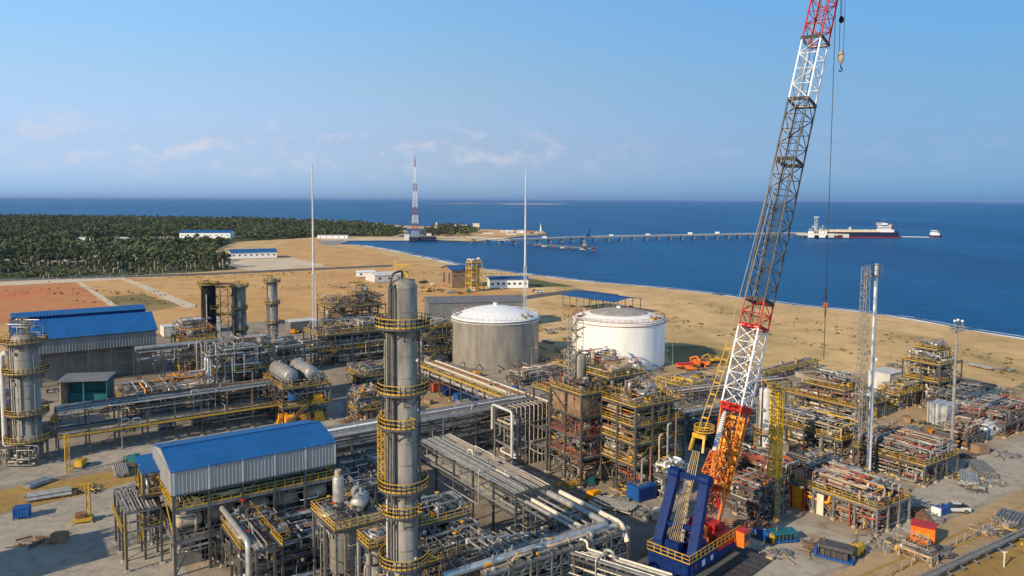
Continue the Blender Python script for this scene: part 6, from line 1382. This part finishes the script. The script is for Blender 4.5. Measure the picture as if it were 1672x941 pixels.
for a, b, k in [(60, 792, 's'), (112, 806, 'h'), (80, 812, 's'), (150, 800, 'h'), (196, 772, 's'), (236, 760, 'h'), (215, 755, 'k'), (133, 762, 'k'), (270, 700, 'k'), (200, 702, 'h'), (255, 692, 'c'), (320, 690, 'h'), (66, 886, 'h'), (98, 884, 'c'),
                (700, 660, 'c'), (715, 672, 'h'), (760, 664, 's'), (775, 656, 'c'), (800, 640, 'k'), (735, 682, 'h'), (690, 640, 's'), (820, 660, 'h'), (840, 640, 'c'), (870, 655, 's'), (600, 610, 'h'), (570, 600, 'k'), (620, 640, 'h'),
                (590, 700, 'k'), (570, 690, 'h'), (610, 680, 'c'), (500, 560, 'h'), (480, 545, 'k'), (465, 560, 'c'), (420, 560, 'h'), (560, 470, 'h'), (650, 480, 'h'), (690, 470, 'h'), (705, 466, 'c'), (720, 474, 'h'), (735, 478, 's'), (750, 479, 'h'), (765, 477, 'k'), (790, 474, 'h'), (820, 472, 'c'), (690, 462, 's'),
                (880, 540, 'h'), (900, 545, 'k'), (915, 538, 'h'), (895, 560, 's'), (925, 555, 'h'), (930, 500, 'h'), (950, 510, 'c'), (1000, 508, 'h'), (1030, 505, 'k'), (985, 503, 'h'), (912, 575, 'c'), (890, 590, 'h'), (880, 610, 's'), (900, 630, 'h'), (860, 620, 'h'), (780, 615, 'k'), (760, 610, 'h'), (730, 600, 'h'), (720, 585, 'c'),
                (925, 835, 'h'), (950, 840, 's'), (985, 850, 'h'), (1000, 830, 's'), (1005, 815, 'h'), (970, 815, 'k'), (1020, 800, 'h'), (930, 790, 'h'), (960, 790, 'k'), (1060, 800, 'h'), (1050, 840, 'h'), (1080, 850, 'c'),
                (1150, 690, 'h'), (1170, 705, 'k'), (1160, 720, 's'), (1150, 740, 'h'), (1175, 660, 'c'), (1130, 650, 'h'), (1200, 650, 'k'), (1220, 640, 's'), (1180, 630, 'h'), (1215, 790, 'h'), (1230, 830, 'h'), (1240, 800, 'k'), (1220, 860, 's'), (1290, 760, 'h'), (1300, 740, 'c'), (1330, 770, 'h'),
                (1390, 780, 'h'), (1400, 800, 'k'), (1380, 770, 's'), (1425, 800, 'h'), (1350, 760, 'k'), (1270, 905, 'h'), (1245, 880, 'k'), (1330, 895, 'h'), (1370, 905, 'h'), (1400, 905, 'k'), (1440, 890, 'h'), (1520, 850, 'h'), (1500, 845, 's'), (1560, 830, 'c'), (1490, 830, 'h'),
                (1590, 800, 'h'), (1600, 770, 's'), (1620, 790, 'h'), (1560, 780, 'h'), (1580, 785, 's'), (1640, 745, 'h'), (1600, 740, 'c'), (1575, 745, 'h'), (1520, 730, 'h'), (1490, 710, 's'), (1455, 700, 'h'), (1480, 690, 'c'), (1430, 720, 'k'), (1440, 690, 'h'), (1500, 690, 'h'), (1525, 712, 'k'), (1555, 720, 'h'), (1650, 700, 'c'),
                (1630, 640, 'h'), (1645, 605, 'h'), (1600, 600, 's'), (1560, 590, 'h'), (1460, 598, 'h'), (1660, 860, 'h'), (1645, 850, 's'), (1655, 875, 'h'), (1500, 900, 'h'), (1540, 905, 'h'), (1610, 870, 'h'), (1080, 625, 'h'), (1060, 640, 'k'), (1100, 640, 's'), (1040, 600, 'h'), (1110, 618, 'h'),
                (20, 700, 'h'), (90, 690, 'k'), (110, 680, 'h'), (170, 672, 's'), (190, 665, 'h'), (220, 650, 'k'), (250, 640, 'h'), (175, 640, 'c'), (85, 640, 'h'), (60, 660, 's')]:
    put(k, a, b)
# containers
def container(label, a, b, m, L_=6.1, rz=PHI, h=2.6): return cabin('container', label, 'container', W(a, b), L_, 2.44, h, m, rz, roof=m, win=0, door=None)
container('dark blue container on the sandy lot beyond the big column', 728, 648, 'navy', 9); container('red container beside the dark blue one on the sandy lot', 708, 642, 'oxide', 6); container('blue container with white frames under the slanting pipe rack', 748, 660, 'blue', 5); container('white and grey container right of the blue one under the slanting rack', 768, 655, 'white', 4)
cabin('container', 'bright blue equipment box on the concrete yard at the left edge', 'container', W(22, 850), 2.4, 1.9, 2.0, 'blue', R(20), roof='blue', win=0, door=None)
cabin('container', 'white flat-roofed workshop behind the yellow and reddish module', 'building', W(298, 548), 16, 9, 6, 'white', PHI, win=0, door=None); cabin('container', 'pale low store left of the white flat-roofed workshop', 'building', W(268, 552), 8, 8, 4.5, 'cream', PHI, win=0, door=None)
cabin('container', 'dark blue-grey covered store right of the slim grey tower', 'building', W(475, 545), 13, 8, 5, 'pipe_grey', PHI, win=0, door=None)
# vehicles
def wheels(t, xs, y0, y1, r):
    for x in xs:
        for y in (y0, y1): mb = MB(); mb.cyl((x, y-.13, r), (0, 1, 0), .26, r, 'rubber', 14); w_ = mb.build('wheel', t); mb = MB(); mb.cyl((x, y-.15, r), (0, 1, 0), .3, r*.5, 'steel_light', 10); mb.build('rim', w_)
def pickup(label, a, b, m, rz):
    t = thing('parked_car', label, 'car', W(a, b), rz); mb = MB(); mb.hexa([(-2.5, -.9, .45), (2.5, -.9, .45), (2.5, .9, .45), (-2.5, .9, .45)], [(-2.5, -.85, 1.15), (2.35, -.85, 1.05), (2.35, .85, 1.05), (-2.5, .85, 1.15)], m); mb.b2(-2.4, -.9, -.7, .7, 1.16, 1.2, 'rubber'); mb.build('body', t)
    mb = MB(); mb.hexa([(-.9, -.82, 1.1), (1.3, -.82, 1.1), (1.3, .82, 1.1), (-.9, .82, 1.1)], [(-.7, -.7, 1.8), (.7, -.7, 1.8), (.7, .7, 1.8), (-.7, .7, 1.8)], 'glass'); mb.b2(-.72, .72, -.72, .72, 1.81, 1.88, m); mb.build('cab', t); wheels(t, (-1.6, 1.6), -.85, .85, .4)
for i, (a, b, m, lb) in enumerate(((484, 527, 'white', 'white pickup parked nearest the left thin mast on the plain'), (474, 528, 'grey_white', 'pale grey car second in the row left of the thin mast'), (462, 529, 'navy', 'dark blue car third in the row left of the thin mast'), (495, 526, 'steel_light', 'grey car right of the white pickup by the thin mast'), (880, 478, 'white', 'white pickup on the coast road right of the concrete tank'), (872, 477, 'oxide', 'dark red car on the coast road beside the white pickup'),
        (1560, 836, 'grey_white', 'pale pickup at the edge of the sandy road right of the orange-panelled module'), (1470, 620, 'white', 'white pickup between the beach and the stained white tank house'))): pickup(lb, a, b, m, R(ck.uniform(0, 180)))
def excavator(label, a, b, rz, m='orange'):
    t = thing('excavator', label, 'excavator', W(a, b), rz); t.scale = (.8, .8, .75)
    for y in (-1.5, .9): mb = MB(); mb.hexa([(-2, y, 0), (2, y, 0), (2, y+.7, 0), (-2, y+.7, 0)], [(-2.4, y, .9), (2.4, y, .9), (2.4, y+.7, .9), (-2.4, y+.7, .9)], 'rubber'); mb.build('track', t)
    mb = MB(); mb.b2(-2.6, 1.4, -1.4, 1.4, 1.1, 2.2, m); mb.b2(-2.7, -1.5, -1.4, 1.4, 2.2, 2.6, m); mb.build('body', t); mb = MB(); mb.b2(.1, 1.5, -1.35, -.2, 2.21, 3.4, 'glass'); mb.b2(0, 1.6, -1.4, -.15, 3.4, 3.5, m); mb.build('cab', t)
    mb = MB(); mb.beam((1.2, .4, 1.8), (3.6, .4, 4.6), .45, .7, m); mb.beam((3.5, .4, 4.5), (6.6, .4, 3.4), .4, .55, m); mb.build('boom', t); mb = MB(); mb.beam((6.5, .4, 3.5), (6.0, .4, 1.2), .35, .45, m); mb.box((5.7, .4, .7), (1.1, 1.2, 1), 'steel'); mb.build('arm', t)
excavator('orange excavator with its arm to the right, between the white tank and the crane boom', 1130, 606, R(10)); excavator('second orange excavator behind, nearer the beach by the crane pendants', 1150, 598, R(150)); excavator('yellow excavator on the sand at the beach edge left of the crane pendants', 1165, 592, R(200), 'yellow')
excavator('yellow excavator in the heap yard before the unfinished brown house', 700, 476, R(40), 'yellow')
t = thing('flatbed_truck', 'dark truck with an orange flatbed left of the two orange excavators', 'truck', W(1108, 604), R(15)); mb = MB(); mb.b2(0, 6.5, 0, 2.5, 1, 1.5, 'orange'); mb.b2(.2, 6.3, .2, 2.3, 1.5, 2.1, 'red'); mb.build('flatbed', t); mb = MB(); mb.b2(6.7, 8.6, .1, 2.4, .8, 3, 'orange'); mb.b2(8.55, 8.65, .2, 2.3, 1.8, 2.7, 'glass'); mb.build('cab', t); wheels(t, (1, 2.3, 7.6), .2, 2.3, .55)
# machines right of the crane
def genset(label, a, b, m1, m2, rz, open_=True, s=1.0):
    t = thing('generator', label, 'generator', W(a, b), rz); mb = MB(); mb.b2(0, 6*s, 0, 2.8*s, .2, .55, 'blue'); mb.b2(-.1, .3, -.05, 2.85*s, .2, 1.6, m2); mb.build('base_frame', t)
    mb = MB(); mb.b2(.3, 5.9*s, .05, 2.75*s, 2.0*s, 2.5*s, m1); mb.b2(.3, 5.9*s, 1.8*s, 2.7*s, .56, 2.0*s, m1)
    for i in range(6): mb.b2(.5+i*.9*s, .62+i*.9*s, -.0, .12, .55, 2.0*s, m1)
    mb.build('canopy', t); mb = MB(); mb.b2(.8, 5*s, .3, 1.7*s, .6, 1.7*s, 'pipe_dark'); mb.cyl((1.2, 1.2*s, 2.5*s), (0, 0, 1), .9, .12, 'rust', 8); mb.build('engine', t)
genset('grey louvred generator with a bright blue end on the pad right of the crane', 1330, 910, 'steel', 'blue', PHI-PI/2.6); genset('blue and yellow compressor set between the crane cab and the grey generator', 1262, 890, 'teal', 'yellow', R(10), s=.8); genset('small blue generator beside the sandy road near the orange cabin', 1535, 845, 'blue', 'white', R(30), s=.6)
t = thing('generator', 'yellow wheeled light plant with a dark drawbar right of the grey generator', 'machine', W(1398, 905), R(50)); mb = MB(); mb.b2(-1, 1, -.7, .7, .6, 1.9, 'yellow'); mb.b2(-.6, .6, -.72, -.7, .8, 1.6, 'pipe_dark'); mb.build('body', t); mb = MB(); mb.beam((-1, 0, .5), (-4.6, 0, .15), .12, .12, 'steel'); mb.build('drawbar', t); mb = MB(); mb.cyl((0, 0, 1.9), (0, 0, 1), 1.9, .07, 'steel', 6); mb.box((0, 0, 3.9), (.9, .2, .4), 'yellow'); mb.build('lamp_pole', t); wheels(t, (0,), -.85, .85, .38)
t = cabin('cabin', 'bright orange-red cabin with yellow windows at the edge of the sandy road', 'cabin', W(1487, 885), 3.6, 3, 3, 'orange', PHI-PI/2+.4, roof='red', win=0, door=None)
for x in (1.1, 2.5): mb = MB(); mb.box((x, -.12, 1.7), (.8, .08, .9), 'yellow'); mb.build('window', t)
# yellow gate lift in the left yard
t = thing('mobile_lift', 'yellow upright lifting frame on the concrete yard left of the compressor house', 'lift', W(136, 852), R(20)); mb = MB(); mb.b2(-1.6, 1.6, -1, 1, .3, .9, 'yellow'); mb.b2(-1.2, .4, -.8, .8, .91, 1.7, 'rust'); mb.build('base', t); mb = MB(); lattice(mb, (.9, 0, .9), (.9, 0, 7.2), .7, .6, 'yellow', 6, .16, .1, (1, 0, 0)); mb.beam((.9, 0, 7), (-.6, 0, 7.3), .2, .25, 'yellow'); mb.build('mast', t)
for x, y in ((-1.4, -1.3), (1.4, -1.3), (-1.4, 1.3), (1.4, 1.3)): mb = MB(); mb.beam((x, y*.6, .5), (x*1.25, y*1.2, .05), .14, .14, 'yellow'); mb.build('outrigger', t)
t = thing('stair_tower', 'thin yellow ladder tower at the near side of the left pipe rack', 'ladder tower', W(111, 773), PHI); mb = MB(); lattice(mb, (0, 0, 0), (0, 0, 8.6), .9, .9, 'yellow', 8, .12, .09, (1, 0, 0)); ladder(mb, (0, -.5, 0), (0, -.5, 9), (1, 0, 0), 'yellow', .6); mb.b2(.4, 1.2, -.5, .5, 1.4, 1.5, 'yellow'); mb.build('frame', t)
q = W(118, 808); mb = MB()
for i in range(5): mb.beam((i*1.9-4, 0, 0), (i*1.9-4, 0, 1.5), .12, .12, 'yellow')
mb.beam((-4, 0, 1.4), (3.6, 0, 1.4), .1, .12, 'yellow'); mb.beam((-4, 0, .8), (3.6, 0, .8), .1, .1, 'yellow'); o = mb.build('barrier', None, q, R(30)); tag(o, 'short yellow barrier on the sandy strip in the left yard', 'barrier')
# fences
def fence(label, pts, h=2.2, m='galv', step=3.2, rails=3, posts_child=True):
    P = [W(a, b) for a, b in pts]; t = thing('fence', label, 'fence', P[0]); o_ = P[0]; first = None; pb = MB(); pb.beam((0, 0, 0), (0, 0, h), .12, .12, m); n = 0; rb = MB()
    for a, b in zip(P, P[1:]):
        L_ = (b-a).length; k = max(1, round(L_/step))
        for i in range(k):
            q = a.lerp(b, i/k)-o_; n += 1
            if n > 99: continue
            if first is None: first = pb.build('post', t, q)
            else: dup(first, t, q)
        for i in range(rails): z = Vector((0, 0, h*(i+1)/rails-.05)); rb.beam(a-o_+z, b-o_+z, .05, .07, m)
    rb.build('rails', t)
fence('long pale wire fence between the plant and the beach on the right', [(1240, 604), (1330, 608), (1420, 618), (1440, 610), (1590, 632), (1672, 650)], 2.4, 'tan_paint', 4)
fence('yellow barrier fence at the right edge below the beach', [(1585, 646), (1640, 655), (1690, 664)], 1.3, 'yellow', 3, 2)
fence('low fence along the road north of the orange plain', [(0, 463), (200, 453), (330, 448)], 2.5, 'grey_white', 9, 2)
fence('pale pipe fence along the bank at the lower right corner', [(1395, 1000), (1455, 941), (1520, 908), (1575, 884), (1672, 838)], 1.5, 'tan_paint', 3, 2)
# pipeline at the lower right
P0, P1 = W(1500, 962), W(1700, 868); t = thing('pipeline', 'grey pipeline on low trestles crossing the golden bank at the lower right', 'pipeline', (P0.x, P0.y, 0)); d = P1-P0
pipe(t, [(0, 0, 1.3), (d.x, d.y, 1.3)], .33, 'pipe_grey', 12); pipe(t, [(-.6, .9, 1.1), (d.x-.6, d.y+.9, 1.1)], .2, 'galv', 8)
for i in range(11): q = d*(i/10); mb = MB(); s_ = d.cross(Vector((0, 0, 1))).normalized(); mb.beam(q-s_*1.1+Vector((0, 0, .66)), q+s_*.9+Vector((0, 0, .66)), .2, .2, 'steel_light'); mb.beam(q-s_*.8, q-s_*.8+Vector((0, 0, .6)), .16, .16, 'steel_light'); mb.beam(q+s_*.6, q+s_*.6+Vector((0, 0, .6)), .16, .16, 'steel_light'); mb.build('trestle', t)
mb = MB(); mb.beam((0, 0, 0), (0, 0, 2.6), .18, .18, 'cream'); mb.beam((-.45, 0, 2.55), (.45, 0, 2.55), .15, .15, 'cream'); o = mb.build('marker_post', None, W(1639, 926)); tag(o, 'white T-shaped marker post standing on the golden bank at lower right', 'post')
module('pipe_skid', 'weathered pipe skid with white uprights on the bank beside the grey pipeline', 'pipe skid', W(1520, 926), 2, 8, [1.7], 1, 3, 131, 9, equip=0, rails=[None], mats=['tan_paint', 'galv', 'rust', 'galv'], stairs=False, pumps=0, steel='tan_paint', cs=.2)
# structure outside the left edge whose shadow falls across the yard
module('process_structure', 'steel process structure just outside the left edge, shading the concrete yard', 'process structure', V(-106, 92), 15, 12, [7, 13, 18], 3, 2, 133, 60, equip=8)
kx = dict(stairs=False, rs=(.1, .14, .2, .26), pumps=2)
module('pipe_module', 'low grey pipework spread between the tall structures and the crane boom', 'pipe module', W(1190, 745), 13, 14, [2.8], 3, 3, 141, 70, equip=3, rails=[None], mats=['galv', 'pipe_grey', 'pipe_dark', 'steel_light', 'rust'], **kx)
module('pipe_module', 'low tan and yellow pipework between the white tank and the steel structures', 'pipe module', W(1130, 652), 14, 10, [3], 3, 2, 142, 60, equip=3, rails=['yellow'], mats=['galv', 'tan_paint', 'yellow', 'pipe_grey'], **kx)
module('pipe_module', 'low valve field in front of the grey tank under the slanting rack', 'pipe module', W(850, 632), 20, 8, [2.2], 4, 2, 143, 70, equip=3, rails=[None], mats=['galv', 'tan_paint', 'rust', 'pipe_grey', 'cream'], **kx)
module('pipe_module', 'dark low pipe field between the portal and the slanting rack', 'pipe module', W(700, 640)+WV*3, 9, 7, [2.6], 2, 2, 144, 36, equip=2, rails=[None], mats=['galv', 'pipe_dark', 'pipe_grey'], **kx)
module('pipe_module', 'shaded low pipe module between the twin drums and the dark rack behind', 'pipe module', W(590, 632), 16, 12, [3], 3, 2, 145, 66, equip=4, rails=['yellow'], mats=['galv', 'pipe_dark', 'pipe_grey', 'yellow'], **kx)
module('pipe_module', 'low amber-trimmed module in front of the reddish yellow-railed module', 'pipe module', W(262, 655), 18, 10, [3.4], 3, 2, 146, 60, equip=4, rails=['yellow'], mats=['galv', 'amber', 'rust', 'tan_paint'], **kx)
module('pipe_module', 'low module right of the yellow stair tower at the foot of the orange-panelled module', 'pipe module', W(1345, 800), 9, 10, [2.6], 2, 2, 147, 44, equip=2, rails=[None], mats=['galv', 'pipe_dark', 'pipe_grey', 'steel_light'], **kx)
module('pipe_module', 'low brownish pipe module behind the grey pole mast', 'pipe module', W(1600, 740)+WV*3, 10, 8, [2.6], 2, 2, 148, 40, equip=2, rails=[None], mats=['galv', 'rust', 'pipe_grey', 'tan_paint'], **kx)
mb = MB(); sr = random.Random(17); BP = px([(1680, 590), (1500, 550), (1300, 520), (1100, 490), (900, 472), (900, 520), (1100, 590), (1420, 600), (1672, 640)])
for _ in range(2600):
    q = (sr.uniform(20, 260), sr.uniform(230, 620))
    if not inpoly(q[0], q[1], BP) or noise.noise(Vector((q[0]*.035+q[1]*.02, q[1]*.012, 2))) < .02: continue
    s_ = sr.uniform(.25, .9); leafblob(mb, (q[0], q[1], -.2), s_, 5, sr, 'scrub', s_*.6, .4)
for _ in range(1500):
    q = (sr.uniform(-330, 0), sr.uniform(420, 640))
    if noise.noise(Vector((q[0]*.012, q[1]*.03, 5))) < .12 or q[0] < -.67*q[1]: continue
    if inpoly(q[0], q[1], FOREST): continue
    s_ = sr.uniform(.3, .9); leafblob(mb, (q[0], q[1], -.2), s_, 5, sr, 'scrub', s_*.6, .4)
o = mb.build('scrub'); tag(o, 'low dry scrub tufts scattered over the sand', 'scrub'); o['kind'] = 'stuff'
# lamp poles
for a, b, h, lb in ((425, 600, 9, 'thin lamp pole between the manifold and the twin drums'), (868, 622, 11, 'thin lamp pole in front of the grey tank'), (1098, 600, 9, 'thin lamp pole at the right foot of the white tank'), (200, 735, 10, 'thin lamp pole before the left pipe rack'), (645, 618, 10, 'lamp pole left of the big column in the shaded yard')):
    t = thing('lamp_post', lb, 'lamp post', W(a, b)); mb = MB(); mb.rev((0, 0, 0), (0, 0, 1), [(0, .12), (h, .06)], 'galv', 8); mb.build('pole', t); mb = MB(); mb.beam((0, 0, h), (1.4, 0, h+.2), .08, .08, 'galv'); mb.box((1.5, 0, h+.2), (.7, .3, .14), 'grey_white'); mb.build('lamp_head', t)
# haze: one closed box of thin even air round everything
mb = MB(); mb.b2(-160000, 160000, -3000, 160000, -12, 128, 'steel'); hz = mb.build('haze'); hz['kind'] = 'stuff'; hm = bpy.data.materials.new('haze'); hm.use_nodes = True; tt = hm.node_tree; tt.nodes.remove(tt.nodes['Principled BSDF'])
pv_ = tt.nodes.new('ShaderNodeVolumePrincipled'); pv_.inputs['Density'].default_value = 1.8e-5; pv_.inputs['Color'].default_value = (.44, .64, 1, 1); pv_.inputs['Anisotropy'].default_value = .2
tt.links.new(pv_.outputs[0], tt.nodes['Material Output'].inputs['Volume']); hz.data.materials.clear(); hz.data.materials.append(hm)
